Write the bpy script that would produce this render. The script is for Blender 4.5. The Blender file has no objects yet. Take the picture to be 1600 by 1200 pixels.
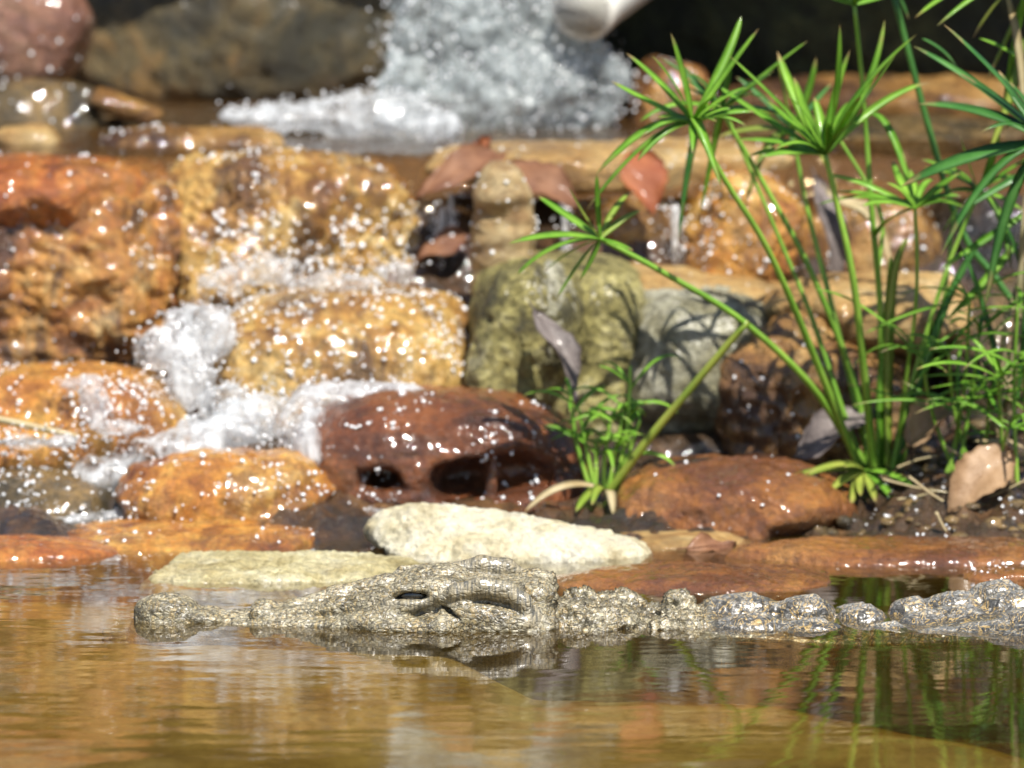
import bpy, math, random
import numpy as np
from mathutils import Vector, Matrix
import openvdb

# ------------------------------------------------------------------ camera, sky, sun, exposure
scene = bpy.context.scene
CAM = np.array([0.0, -7.0, 1.25]); FPX = 10133.0
PITCH = math.atan(1.25/7.0) - math.atan(390/FPX)
cam_d = bpy.data.cameras.new('camera'); cam = bpy.data.objects.new('camera', cam_d)
scene.collection.objects.link(cam); scene.camera = cam
cam.location = CAM; cam.rotation_euler = (math.pi/2 - PITCH, 0, 0)
cam_d.sensor_width = 36; cam_d.lens = FPX*36/1600
cam_d.clip_start = 0.1; cam_d.clip_end = 500
cam_d.dof.use_dof = True; cam_d.dof.focus_distance = 7.13; cam_d.dof.aperture_fstop = 4.5

SUN_EL, SUN_AZ = math.radians(60), math.radians(24)      # high, from the camera's right shoulder
sun_dir = Vector((math.cos(SUN_EL)*math.sin(SUN_AZ), -math.cos(SUN_EL)*math.cos(SUN_AZ), math.sin(SUN_EL)))
world = bpy.data.worlds.new('World'); scene.world = world; world.use_nodes = True
wn = world.node_tree.nodes; wl = world.node_tree.links
sky = wn.new('ShaderNodeTexSky'); sky.sky_type = 'NISHITA'; sky.sun_disc = False
sky.sun_elevation = SUN_EL; sky.sun_rotation = math.atan2(sun_dir.x, sun_dir.y)
bg = wn['Background']; bg.inputs['Strength'].default_value = 0.075
wl.new(sky.outputs['Color'], bg.inputs['Color'])
sun_l = bpy.data.lights.new('sun', 'SUN'); sun_l.energy = 4.9; sun_l.angle = math.radians(0.5); sun_l.color = (1, .955, .88)
sun_o = bpy.data.objects.new('sun', sun_l); scene.collection.objects.link(sun_o)
sun_o.rotation_euler = sun_dir.to_track_quat('Z', 'Y').to_euler(); sun_o.location = (2, -3, 6)
vs = scene.view_settings
vs.view_transform = 'Standard'; vs.look = 'None'; vs.gamma = 1; vs.exposure = 0.72; vs.use_curve_mapping = False
scene.cycles.use_denoising = True
scene.cycles.max_bounces = 8; scene.cycles.diffuse_bounces = 3; scene.cycles.glossy_bounces = 3
scene.cycles.transparent_max_bounces = 16; scene.cycles.transmission_bounces = 4
scene.cycles.caustics_reflective = False; scene.cycles.caustics_refractive = False
scene.cycles.sample_clamp_indirect = 6

# ------------------------------------------------------------------ helpers
RNG = np.random.default_rng(7)
random.seed(7)
CP, SP = math.cos(PITCH), math.sin(PITCH)
def P(x, y, Y):
    """the point at depth Y (metres beyond the crocodile's near flank) that the photograph shows at pixel x, y"""
    u, v = (x-800)/FPX, (600-y)/FPX
    d = np.array([u, CP + v*SP, -SP + v*CP])
    return CAM + d*((Y+7.0)/d[1])
def SC(Y): return 0.0007*(7.11+Y)/7.11
def link(o): scene.collection.objects.link(o); return o
def tag(o, label=None, cat=None, group=None, kind=None):
    if label: o['label'] = label
    if cat: o['category'] = cat
    if group: o['group'] = group
    if kind: o['kind'] = kind
    return o
def mesh_obj(name, V, F, mat, parent=None, smooth=True, origin=None):
    V = np.asarray(V, dtype=np.float32)
    if origin is not None: V = V - np.asarray(origin, dtype=np.float32)
    me = bpy.data.meshes.new(name)
    if isinstance(F, np.ndarray):
        n, k = F.shape
        me.vertices.add(len(V)); me.vertices.foreach_set('co', V.ravel())
        me.loops.add(n*k); me.loops.foreach_set('vertex_index', F.astype(np.int32).ravel())
        me.polygons.add(n); me.polygons.foreach_set('loop_start', np.arange(0, n*k, k, dtype=np.int32))
        me.polygons.foreach_set('loop_total', np.full(n, k, dtype=np.int32))
    else:
        me.from_pydata(V.tolist(), [], F)
    me.update(calc_edges=True); me.validate()
    if smooth: me.polygons.foreach_set('use_smooth', np.ones(len(me.polygons), dtype=bool))
    if mat: me.materials.append(mat)
    o = link(bpy.data.objects.new(name, me))
    if origin is not None: o.location = origin
    if parent:
        o.parent = parent
        o.matrix_parent_inverse = Matrix.Translation(-Vector(parent.location))
    return o
# --- noise (vectorised)
def _h(ix, iy, iz, s):
    h = (ix.astype(np.uint32)*np.uint32(374761393) + iy.astype(np.uint32)*np.uint32(668265263)
         + iz.astype(np.uint32)*np.uint32(2147483647) + np.uint32(s*1274126177 & 0xffffffff))
    h = (h ^ (h >> np.uint32(13)))*np.uint32(1274126177)
    h = (h ^ (h >> np.uint32(16)))*np.uint32(2246822519)
    return h ^ (h >> np.uint32(15))
_G = RNG.normal(size=(256, 3)); _G /= np.linalg.norm(_G, axis=1)[:, None]
def gnoise(p, s=0):
    i = np.floor(p).astype(np.int64); f = p - i
    w = f*f*f*(f*(f*6-15)+10); r = 0
    for dx in (0, 1):
        for dy in (0, 1):
            for dz in (0, 1):
                g = _G[_h(i[:, 0]+dx, i[:, 1]+dy, i[:, 2]+dz, s) & np.uint32(255)]
                d = (g*(f - (dx, dy, dz))).sum(1)
                r = r + d*(w[:, 0] if dx else 1-w[:, 0])*(w[:, 1] if dy else 1-w[:, 1])*(w[:, 2] if dz else 1-w[:, 2])
    return r*1.5
def fbm(p, oct=4, s=0, gain=.5, ridge=False):
    a, r, t = 1.0, 0, 0
    for k in range(oct):
        n = gnoise(p*2.03**k + 17.3*k, s+k)
        if ridge: n = 1-2*np.abs(n)
        r = r + a*n; t += a; a *= gain
    return r/t
def worley(p, s=0):
    i = np.floor(p).astype(np.int64); f1 = np.full(len(p), 9.0); f2 = f1.copy(); idd = np.zeros(len(p))
    for dx in (-1, 0, 1):
        for dy in (-1, 0, 1):
            for dz in (-1, 0, 1):
                c = i + (dx, dy, dz)
                q = [(_h(c[:, 0], c[:, 1], c[:, 2], s+k).astype(np.float64)/4294967296.0) for k in range(3)]
                d = np.sqrt(((c + np.stack(q, 1) - p)**2).sum(1))
                m = d < f1
                f2 = np.where(m, f1, np.minimum(f2, d)); idd = np.where(m, q[0], idd); f1 = np.where(m, d, f1)
    return f1, f2, idd
def vnormals(V, F):
    a, b, c = V[F[:, 0]], V[F[:, 1]], V[F[:, 2]]
    n = np.cross(b-a, c-a)
    if F.shape[1] == 4: n = np.cross(c-a, V[F[:, 3]]-b)
    N = np.zeros_like(V)
    for k in range(F.shape[1]):
        for ax in range(3): N[:, ax] += np.bincount(F[:, k], n[:, ax], len(V))
    return N/np.maximum(np.linalg.norm(N, axis=1)[:, None], 1e-12)
# --- signed-distance modelling
class Field:
    def __init__(s, lo, hi, h):
        s.lo = np.array(lo, float); s.h = h
        s.n = np.ceil((np.array(hi)-s.lo)/h).astype(int)+1
        s.ax = [s.lo[k]+h*np.arange(s.n[k]) for k in range(3)]
        s.a = np.full(s.n, 1.0, dtype=np.float32)
    def block(s, lo, hi):
        i0 = np.clip(np.floor((np.array(lo)-s.lo)/s.h).astype(int), 0, s.n); i1 = np.clip(np.ceil((np.array(hi)-s.lo)/s.h).astype(int)+1, 0, s.n)
        sl = tuple(slice(a, b) for a, b in zip(i0, i1))
        return sl, np.meshgrid(*[s.ax[k][sl[k]] for k in range(3)], indexing='ij', sparse=True)
    def comb(s, sl, d, k, op):
        a = s.a[sl]
        if a.size == 0: return
        if op == 'sub':
            h = np.clip(.5-.5*(a+d)/k, 0, 1); s.a[sl] = a*(1-h)-d*h+k*h*(1-h)
        elif op == 'int':
            h = np.clip(.5-.5*(d-a)/k, 0, 1); s.a[sl] = d*(1-h)+a*h+k*h*(1-h)
        else:
            h = np.clip(.5+.5*(d-a)/k, 0, 1); s.a[sl] = d*(1-h)+a*h-k*h*(1-h)
    def ell(s, c, r, k=.005, rot=None, op='add'):
        c, r = np.array(c, float), np.array(r, float); m = r.max()+4*k+2*s.h
        sl, g = s.block(c-m, c+m); q = [g[i]-c[i] for i in range(3)]
        if rot is not None:
            R = np.array(rot.to_3x3().transposed()); q = [R[i, 0]*q[0]+R[i, 1]*q[1]+R[i, 2]*q[2] for i in range(3)]
        k0 = np.sqrt(sum((q[i]/r[i])**2 for i in range(3))); k1 = np.sqrt(sum((q[i]/r[i]**2)**2 for i in range(3)))
        s.comb(sl, k0*(k0-1)/np.maximum(k1, 1e-9), k, op)
    def cap(s, a, b, ra, rb, k=.004, op='add', sq=(1, 1, 1)):
        a, b = np.array(a, float), np.array(b, float); m = max(ra, rb)*max(1/min(sq), 1)+4*k+2*s.h
        sl, g = s.block(np.minimum(a, b)-m, np.maximum(a, b)+m)
        ab = (b-a)*sq; q = [(g[i]-a[i])*sq[i] for i in range(3)]
        t = np.clip((q[0]*ab[0]+q[1]*ab[1]+q[2]*ab[2])/(ab@ab), 0, 1)
        d = np.sqrt(sum((q[i]-ab[i]*t)**2 for i in range(3)))-(ra+(rb-ra)*t)
        s.comb(sl, d, k, op)
    def poly(s, pts, rs, k=.004, op='add', sq=(1, 1, 1)):
        for i in range(len(pts)-1): s.cap(pts[i], pts[i+1], rs[i], rs[i+1], k, op, sq)
    def mesh(s):
        g = openvdb.FloatGrid(1.0); g.copyFromArray(s.a.astype(np.float32), tolerance=0.0)
        pts, quads = g.convertToQuads(0.0)
        V = pts.astype(np.float64)*s.h+s.lo; F = quads.astype(np.int64)
        N = vnormals(V, F)                                   # orient outwards: the field grows along the normal
        idx = np.clip(np.rint((V+N*s.h*1.5-s.lo)/s.h).astype(int), 0, s.n-1)
        if s.a[tuple(idx.T)].mean() < 0: F = F[:, ::-1].copy(); N = -N
        return V, F, N
# --- materials
def new_mat(name):
    m = bpy.data.materials.new(name); m.use_nodes = True
    return m, m.node_tree, m.node_tree.nodes['Principled BSDF']
def nd(nt, t, **kw):
    n = nt.nodes.new(t)
    for k, v in kw.items():
        if hasattr(n, k): setattr(n, k, v)
    return n
def setin(n, **kw):
    for k, v in kw.items(): n.inputs[k.replace('_', ' ')].default_value = v
    return n
def coords(nt, scale=(1, 1, 1), off=(0, 0, 0)):
    tc = nd(nt, 'ShaderNodeTexCoord'); mp = nd(nt, 'ShaderNodeMapping')
    mp.inputs['Scale'].default_value = scale; mp.inputs['Location'].default_value = off
    nt.links.new(tc.outputs['Object'], mp.inputs['Vector']); return mp.outputs['Vector']
def noise(nt, vec, scale, detail=4, rough=.55, dist=0):
    n = nd(nt, 'ShaderNodeTexNoise'); nt.links.new(vec, n.inputs['Vector'])
    setin(n, Scale=scale, Detail=detail, Roughness=rough, Distortion=dist); return n.outputs['Fac']
def ramp(nt, fac, stops, interp='LINEAR'):
    r = nd(nt, 'ShaderNodeValToRGB'); cr = r.color_ramp; cr.interpolation = interp
    while len(cr.elements) < len(stops): cr.elements.new(.5)
    for e, (p, c) in zip(cr.elements, stops):
        e.position = p; e.color = (*c, 1) if len(c) == 3 else c
    nt.links.new(fac, r.inputs['Fac']); return r.outputs['Color']
def mixc(nt, fac, a, b, mode='MIX'):
    m = nd(nt, 'ShaderNodeMix', data_type='RGBA', blend_type=mode)
    for sock, v in ((m.inputs[0], fac), (m.inputs[6], a), (m.inputs[7], b)):
        if isinstance(v, (int, float)): sock.default_value = v
        elif isinstance(v, tuple): sock.default_value = (*v, 1)
        else: nt.links.new(v, sock)
    return m.outputs[2]
def math_n(nt, op, a, b=None, clamp=False):
    m = nd(nt, 'ShaderNodeMath', operation=op); m.use_clamp = clamp
    if op == 'MULTIPLY_ADD': m.inputs[2].default_value = .34
    for i, v in enumerate((a, b)):
        if v is None: continue
        if isinstance(v, (int, float)): m.inputs[i].default_value = v
        else: nt.links.new(v, m.inputs[i])
    return m.outputs[0]
def bump(nt, h, dist, strength=1, prev=None):
    b = nd(nt, 'ShaderNodeBump'); b.inputs['Distance'].default_value = dist; b.inputs['Strength'].default_value = strength
    nt.links.new(h, b.inputs['Height'])
    if prev: nt.links.new(prev, b.inputs['Normal'])
    return b.outputs['Normal']
_mats = {}
def rock_mat(key, cols, stain=(.05, .03, .015), stain_amt=.5, scale=7, wet=1.0, streak=(15, 15, 5), off=0, speck=.5, rough=.45):
    """mottled stone: four tones, dark stains running down, fine grit; wet = a film of water over it"""
    if key in _mats: return _mats[key]
    m, nt, b = new_mat(key); o = (off*3.1, off*1.7, off*.9)
    v = coords(nt, off=o)
    n1 = math_n(nt, 'ADD', math_n(nt, 'MULTIPLY', noise(nt, v, scale*1.5, 10, .72, .9), .6), math_n(nt, 'MULTIPLY', noise(nt, v, scale*.55, 4, .55, .8), .4))
    c = ramp(nt, n1, [(.39, cols[0]), (.47, cols[1]), (.54, cols[2]), (.63, cols[3])])
    n2 = noise(nt, coords(nt, streak, o), 1, 6, .7, .4)
    st = ramp(nt, n2, [(.49, (0, 0, 0)), (.60, (1, 1, 1))])
    c = mixc(nt, math_n(nt, 'MULTIPLY', st, stain_amt), c, stain)
    n3 = noise(nt, v, 95, 5, .75)
    g = ramp(nt, n3, [(.3, (1-speck,)*3), (.5, (1, 1, 1)), (.72, (1+speck*.8,)*3)])
    c = mixc(nt, 1.0, c, g, 'MULTIPLY')
    nt.links.new(c, b.inputs['Base Color'])
    n4 = noise(nt, v, 38, 8, .7, .3)
    nb = bump(nt, n4, .015, 1.0); nb = bump(nt, n3, .006, 1.0, nb)
    nt.links.new(nb, b.inputs['Normal'])
    setin(b, Roughness=rough, Coat_Weight=wet, Coat_Roughness=.06 if wet > .35 else .3, Coat_IOR=1.6)
    if wet > 0:
        pw = ramp(nt, noise(nt, v, 14, 4, .6), [(.36, (.4*wet,)*3), (.52, (wet,)*3)]); nt.links.new(pw, b.inputs['Coat Weight'])
    n5 = noise(nt, coords(nt, (1, 1, .7), o), 85, 1, .5)
    cb = bump(nt, n5, .0045, 1.0)
    nt.links.new(cb, b.inputs['Coat Normal'])
    _mats[key] = m; return m
M = {
 'orange':  rock_mat('wet_orange_stone', [(.26, .075, .012), (.58, .23, .03), (.72, .38, .07), (.80, .55, .20)], (.16, .05, .012), .6, 8, off=1),
 'tan':     rock_mat('wet_tan_stone', [(.20, .075, .013), (.48, .24, .048), (.66, .41, .11), (.78, .60, .29)], (.11, .045, .012), .85, 11, off=2),
 'rusty':   rock_mat('wet_rust_stone', [(.14, .040, .008), (.40, .145, .024), (.62, .30, .06), (.76, .57, .26)], (.08, .03, .010), .9, 9, off=3),
 'rust_top':rock_mat('wet_rust_brown_stone', [(.26, .055, .010), (.50, .15, .022), (.60, .24, .045), (.66, .34, .09)], (.10, .035, .012), .5, 9, off=4),
 'redbrown':rock_mat('wet_red_brown_stone', [(.10, .03, .009), (.20, .06, .016), (.30, .10, .026), (.40, .16, .045)], (.04, .015, .006), .6, 6, wet=.7, streak=(8, 8, 30), off=5, rough=.3),
 'bronze':  rock_mat('wet_bronze_stone', [(.18, .058, .013), (.35, .130, .024), (.46, .20, .040), (.52, .27, .075)], (.09, .025, .01), .5, 5, streak=(4, 4, 40), off=6, speck=.45, rough=.4),
 'cream':   rock_mat('dry_cream_stone', [(.50, .41, .23), (.74, .67, .45), (.80, .75, .58), (.84, .81, .68)], (.42, .32, .16), .25, 12, wet=.12, streak=(9, 9, 34), off=7, speck=.35, rough=.7),
 'mossy':   rock_mat('mossy_grey_stone', [(.06, .05, .016), (.21, .18, .05), (.40, .35, .12), (.60, .55, .32)], (.05, .045, .02), .6, 13, wet=.25, off=8, speck=.7, rough=.7),
 'greyblk': rock_mat('grey_weathered_stone', [(.08, .075, .04), (.24, .22, .12), (.42, .40, .28), (.58, .56, .44)], (.07, .06, .03), .55, 11, wet=.25, off=9, speck=.6, rough=.7),
 'ledge':   rock_mat('ochre_ledge_stone', [(.28, .14, .035), (.50, .29, .09), (.60, .40, .15), (.66, .50, .26)], (.18, .10, .04), .5, 8, wet=.4, streak=(5, 5, 45), off=10, speck=.35, rough=.55),
 'brownor': rock_mat('brown_orange_stone', [(.08, .03, .008), (.24, .11, .025), (.40, .21, .05), (.52, .34, .13)], (.04, .018, .008), .75, 9, wet=.6, off=11),
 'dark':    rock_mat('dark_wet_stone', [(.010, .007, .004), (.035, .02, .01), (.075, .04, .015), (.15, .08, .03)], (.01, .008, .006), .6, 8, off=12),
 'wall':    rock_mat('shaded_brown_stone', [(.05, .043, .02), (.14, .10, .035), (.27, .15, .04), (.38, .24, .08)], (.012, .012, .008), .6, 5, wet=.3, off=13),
 'pink':    rock_mat('pinkish_brown_stone', [(.16, .06, .035), (.30, .13, .08), (.40, .20, .12), (.50, .32, .18)], (.10, .04, .025), .5, 9, wet=.8, off=14),
 'olive':   rock_mat('olive_wet_stone', [(.04, .03, .01), (.12, .08, .025), (.24, .15, .045), (.34, .21, .07)], (.03, .025, .012), .6, 9, off=15),
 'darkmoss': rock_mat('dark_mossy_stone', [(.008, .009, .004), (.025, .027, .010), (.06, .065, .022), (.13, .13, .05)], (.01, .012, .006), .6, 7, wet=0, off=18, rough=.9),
 'cream2': rock_mat('pale_yellow_stone', [(.36, .29, .12), (.56, .48, .24), (.66, .59, .34), (.74, .69, .48)], (.34, .24, .10), .35, 14, wet=.3, streak=(9, 9, 34), off=20, speck=.45, rough=.7),
 'post':    rock_mat('pale_tan_stone', [(.32, .16, .05), (.50, .34, .15), (.60, .46, .24), (.68, .60, .40)], (.22, .10, .03), .6, 10, wet=.4, streak=(12, 12, 30), off=16, speck=.3),
 'bed':     rock_mat('dark_stream_bed', [(.02, .012, .005), (.06, .03, .01), (.12, .055, .017), (.20, .10, .03)], (.02, .015, .008), .6, 7, off=17),
}
def simple_mat(name, col, rough=.5, coat=0, var=None, vscale=30, trans=0, bumpd=0):
    m, nt, b = new_mat(name); v = coords(nt)
    if var:
        nt.links.new(ramp(nt, noise(nt, v, vscale, 5, .6), [(.35, col), (.65, var)]), b.inputs['Base Color'])
    else: b.inputs['Base Color'].default_value = (*col, 1)
    setin(b, Roughness=rough, Coat_Weight=coat, Coat_Roughness=.1)
    if bumpd: nt.links.new(bump(nt, noise(nt, v, vscale*2, 5, .6), bumpd), b.inputs['Normal'])
    if trans:
        tr = nd(nt, 'ShaderNodeBsdfTranslucent'); mx = nd(nt, 'ShaderNodeMixShader'); mx.inputs[0].default_value = trans
        src = b.inputs['Base Color']
        if src.is_linked: nt.links.new(src.links[0].from_socket, tr.inputs['Color'])
        else: tr.inputs['Color'].default_value = (*col, 1)
        out = nt.nodes['Material Output']
        nt.links.new(b.outputs[0], mx.inputs[1]); nt.links.new(tr.outputs[0], mx.inputs[2]); nt.links.new(mx.outputs[0], out.inputs['Surface'])
    return m
def water_mat(name, murk_col, murk, b1, b2, s1, s2, tint=(.9, .8, .6), absorb=None):
    m, nt, b = new_mat(name); nt.nodes.remove(b); out = nt.nodes['Material Output']
    h1 = noise(nt, coords(nt, s1), 1, 3, .5, .3); h2 = noise(nt, coords(nt, s2), 1, 2, .5)
    nb = bump(nt, h1, b1); nb = bump(nt, h2, b2, 1, nb)
    fr = nd(nt, 'ShaderNodeFresnel'); fr.inputs['IOR'].default_value = 1.333; nt.links.new(nb, fr.inputs['Normal'])
    gl = nd(nt, 'ShaderNodeBsdfGlossy'); gl.inputs['Roughness'].default_value = .012; nt.links.new(nb, gl.inputs['Normal'])
    tr = nd(nt, 'ShaderNodeBsdfTransparent'); tr.inputs['Color'].default_value = (*tint, 1)
    df = nd(nt, 'ShaderNodeBsdfDiffuse')
    c = ramp(nt, noise(nt, coords(nt, (1.5, 4, 1)), 2.2, 5, .6, .5), [(.3, tuple(x*.62 for x in murk_col)), (.5, murk_col), (.7, tuple(min(x*1.3, .8) for x in murk_col))])
    nt.links.new(c, df.inputs['Color'])
    mm = nd(nt, 'ShaderNodeMixShader'); mm.inputs[0].default_value = murk
    nt.links.new(tr.outputs[0], mm.inputs[1]); nt.links.new(df.outputs[0], mm.inputs[2])
    mx = nd(nt, 'ShaderNodeMixShader'); nt.links.new(math_n(nt, 'MULTIPLY', fr.outputs[0], 1.55, True), mx.inputs[0])
    nt.links.new(mm.outputs[0], mx.inputs[1]); nt.links.new(gl.outputs[0], mx.inputs[2]); nt.links.new(mx.outputs[0], out.inputs['Surface'])
    if absorb:
        va = nd(nt, 'ShaderNodeVolumeAbsorption'); va.inputs['Color'].default_value = (*absorb[0], 1); va.inputs['Density'].default_value = absorb[1]
        nt.links.new(va.outputs[0], out.inputs['Volume'])
    return m
M['pool'] = water_mat('pond_water', (.16, .10, .02), .14, .00016, .00006, (8, 26, 1), (30, 80, 1), (1, 1, 1), ((.75, .62, .07), 11.5))
M['upper'] = water_mat('stream_water', (.16, .08, .025), .35, .006, .003, (18, 40, 1), (60, 110, 1))
def foam_mat(name, lo, hi, scale, col=(.84, .87, .89, 1), bd=.004, ct=1.0):
    m, nt, b = new_mat(name); out = nt.nodes['Material Output']; v = coords(nt)
    setin(b, Roughness=.25, Coat_Weight=1.0, Coat_Roughness=.12); b.inputs['Base Color'].default_value = col
    n = noise(nt, coords(nt, (1, 1, .45)), scale, 5, .62, .6); nt.links.new(bump(nt, n, bd), b.inputs['Normal']); b.inputs['Coat Weight'].default_value = ct
    tr = nd(nt, 'ShaderNodeBsdfTransparent'); tl = nd(nt, 'ShaderNodeBsdfTranslucent'); tl.inputs['Color'].default_value = col
    m1 = nd(nt, 'ShaderNodeMixShader'); m1.inputs[0].default_value = .45
    nt.links.new(b.outputs[0], m1.inputs[1]); nt.links.new(tl.outputs[0], m1.inputs[2])
    f = ramp(nt, n, [(.36, (lo,)*3), (.66, (hi,)*3)])
    m2 = nd(nt, 'ShaderNodeMixShader'); nt.links.new(f, m2.inputs[0])
    nt.links.new(tr.outputs[0], m2.inputs[1]); nt.links.new(m1.outputs[0], m2.inputs[2]); nt.links.new(m2.outputs[0], out.inputs['Surface'])
    return m
M['foam'] = foam_mat('white_water_foam', .05, .95, 34)
M['spray'] = foam_mat('thin_spray', 0, .62, 60)
M['splash'] = foam_mat('splashing_water', .18, .62, 30, (.64, .71, .72, 1), .003, .5)
m, nt, b = new_mat('water_bead'); setin(b, Roughness=.13, Coat_Weight=1.0, Coat_Roughness=.10, Coat_IOR=1.6)
b.inputs['Base Color'].default_value = (.86, .88, .90, 1); M['bead'] = m  # opaque white base colour stands in for sun glints on the drops

# ------------------------------------------------------------------ setting: stream bed, pool, upper stream
def grid_sheet(xs, ys, zf):
    X, Y = np.meshgrid(xs, ys, indexing='ij'); p = np.stack([X.ravel(), Y.ravel(), np.zeros(X.size)], 1)
    V = p.copy(); V[:, 2] = zf(p); nx, ny = len(xs), len(ys)
    i = (np.arange(nx-1)[:, None]*ny+np.arange(ny-1)[None]).ravel()
    return V, np.stack([i, i+ny, i+ny+1, i+1], 1)
def axis(*segs):
    a = [np.arange(s, e, d) for s, e, d in segs]; return np.concatenate(a+[[segs[-1][1]]])
BY = [-30, -6, -.6, 0, .35, .6, .8, 1.05, 1.2, 1.4, 1.5, 2.3, 2.6, 2.9, 3.4, 6, 30]
BZ = [-.4, -.4, -.32, -.27, -.09, -.02, .012, .05, .09, .27, .345, .35, .42, .80, 1.3, 1.6, 1.7]
def bed_h(p):
    h = np.interp(p[:, 1]+.05*fbm(p*(3, 3, 1), 3, 31), BY, BZ)
    fade = np.clip((p[:, 1]-.2)/.4, .25, 1)*np.clip((4-np.abs(p[:, 0]))/2, 0, 1)
    h = h + fade*(.05*fbm(p*(6, 6, 1), 5, 32) + .02*fbm(p*(22, 22, 1), 3, 34, ridge=True))
    right = np.clip((p[:, 0]-.36)/.12, 0, 1)*np.clip((p[:, 1]-.55)/.15, 0, 1)*np.clip((1.3-p[:, 1])/.2, 0, 1)
    return h + right*(.03+.025*fbm(p*(25, 25, 1), 4, 35))
V, F = grid_sheet(axis((-30, -2, 2), (-2, -1, .05), (-1, 1, .01), (1, 2, .05), (2, 30, 2)),
                  axis((-30, -6, 3), (-6, -.8, .2), (-.8, 2.8, .011), (2.8, 4, .06), (4, 30, 2)), bed_h)
def floor_h(p):
    x = p[:, 0]+.03*gnoise(p*(5, 5, 1), 71); y = p[:, 1]+.02*gnoise(p*(9, 9, 1), 72)
    edge = np.interp(x, [-.30, -.08, .02, .28, .62, .9], [.5, .16, -.12, -.16, -.55, -.62])
    t = np.clip((y-edge+.16)/.48, 0, 1)
    return -.028-.070*t-.03*t*t*t + .006*fbm(p*(10, 10, 1), 4, 73) - .02*np.clip((-1.2-p[:, 1])/2, 0, 1)
M['sand'] = rock_mat('golden_pond_sand', [(.34, .26, .12), (.50, .41, .22), (.62, .53, .32), (.72, .64, .44)], (.26, .19, .08), .4, 5, wet=0, streak=(5, 9, 5), off=19, speck=.25, rough=.9)
Vf, Ff = grid_sheet(axis((-9, -1.2, .4), (-1.2, 1.2, .02), (1.2, 9, .4)), axis((-9, -1.4, .4), (-1.4, .52, .016)), floor_h)
tag(mesh_obj('pond_floor', Vf, Ff, M['sand']), kind='structure')
bed = tag(mesh_obj('stream_bed', V, F, M['bed']), kind='structure')
def pool_h(p):
    a = np.clip((p[:, 1]+2.2)/1.0, 0, 1)
    lively = .45+.55*np.clip((.1-p[:, 0])/.6, 0, 1)
    return a*lively*(.00030*gnoise(p*(6, 16, 1), 41)+.00013*gnoise(p*(18, 44, 1), 42)+.00003*gnoise(p*(50, 120, 1), 44))
V, F = grid_sheet(axis((-9, -1, .4), (-1, 1, .008), (1, 9, .4)), axis((-9, -2, .5), (-2, -1, .02), (-1, 1.05, .005)), pool_h)
nX, nY = len(axis((-9, -1, .4), (-1, 1, .008), (1, 9, .4))), len(axis((-9, -2, .5), (-2, -1, .02), (-1, 1.05, .005)))
loop = np.concatenate([np.arange(nX)*nY, (nX-1)*nY+np.arange(1, nY), np.arange(nX-2, -1, -1)*nY+nY-1, np.arange(nY-2, 0, -1)])
nT = len(V); lo_ = V.copy(); lo_[:, 2] = -.6; l2 = np.roll(loop, -1)
F = np.concatenate([F, F[:, ::-1]+nT, np.stack([loop, loop+nT, l2+nT, l2], 1)]); V = np.concatenate([V, lo_])
pool = tag(mesh_obj('pond_water', V, F, M['pool']), kind='structure')
V, F = grid_sheet(axis((-3, -1.1, .1), (-1.1, 1.1, .009), (1.1, 3, .1)), axis((1.39, 2.75, .009),),
                  lambda p: .377 + .006*fbm(p*(14, 20, 1), 4, 43) - .05*np.clip((1.47-p[:, 1])/.08, 0, 1)**2)
tag(mesh_obj('upper_stream', V, F, M['upper']), kind='structure')

# ------------------------------------------------------------------ rocks
BEADS = []                     # (position, radius, normal) of drops clinging to wet stone
def scatter(V, N, n, seed, rmin=.0008, rmax=.0034, thr=-.05, sel=None):
    n = int(n*2.5); thr = thr+.09
    r = np.random.default_rng(seed)
    ok = ((N[:, 1] < .25) | (N[:, 2] > .5)) & (V[:, 2] > .004)
    if sel is not None: ok &= sel(V)
    idx = np.nonzero(ok)[0]
    if not len(idx): return
    q = .8*fbm(V[idx]*(13, 13, 9), 3, seed+5)+.6*fbm(V[idx]*60, 2, seed+9)
    idx = idx[q > thr]
    if not len(idx): return
    pick = r.choice(idx, n)
    for i in pick:
        rad = rmin+(rmax-rmin)*r.random()**2.2
        BEADS.append((V[i]+r.normal(size=3)*.002, rad, N[i]))
def finish(name, label, cat, f, mat, seed, amp=.012, freq=9, rough=.5, strata=0, drops=0, group=None, thr=-.05, sel=None, crack=0.0):
    V, F, N = f.mesh()
    d = amp*fbm(V*freq, 5, seed) + amp*rough*fbm(V*freq*4.3, 4, seed+3, ridge=True)
    if strata: d = d + strata*gnoise(np.stack([V[:, 0]*5, V[:, 1]*5, V[:, 2]*60+2*gnoise(V*7, seed)], 1), seed+4)
    if crack:
        f1, f2, _ = worley(V*14+.5*np.stack([gnoise(V*20, seed+k) for k in range(3)], 1), seed+6)
        d = d - crack*np.exp(-((f2-f1)/.08)**2)
    V = V+N*d[:, None]; N = vnormals(V, F)
    org = np.array([V[:, 0].mean(), V[:, 1].mean(), V[:, 2].min()])
    o = mesh_obj(name, V, F, mat, origin=org)
    tag(o, label, cat, group)
    if drops: scatter(V, N, drops, seed, thr=thr, sel=sel)
    return o, V, N
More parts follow.
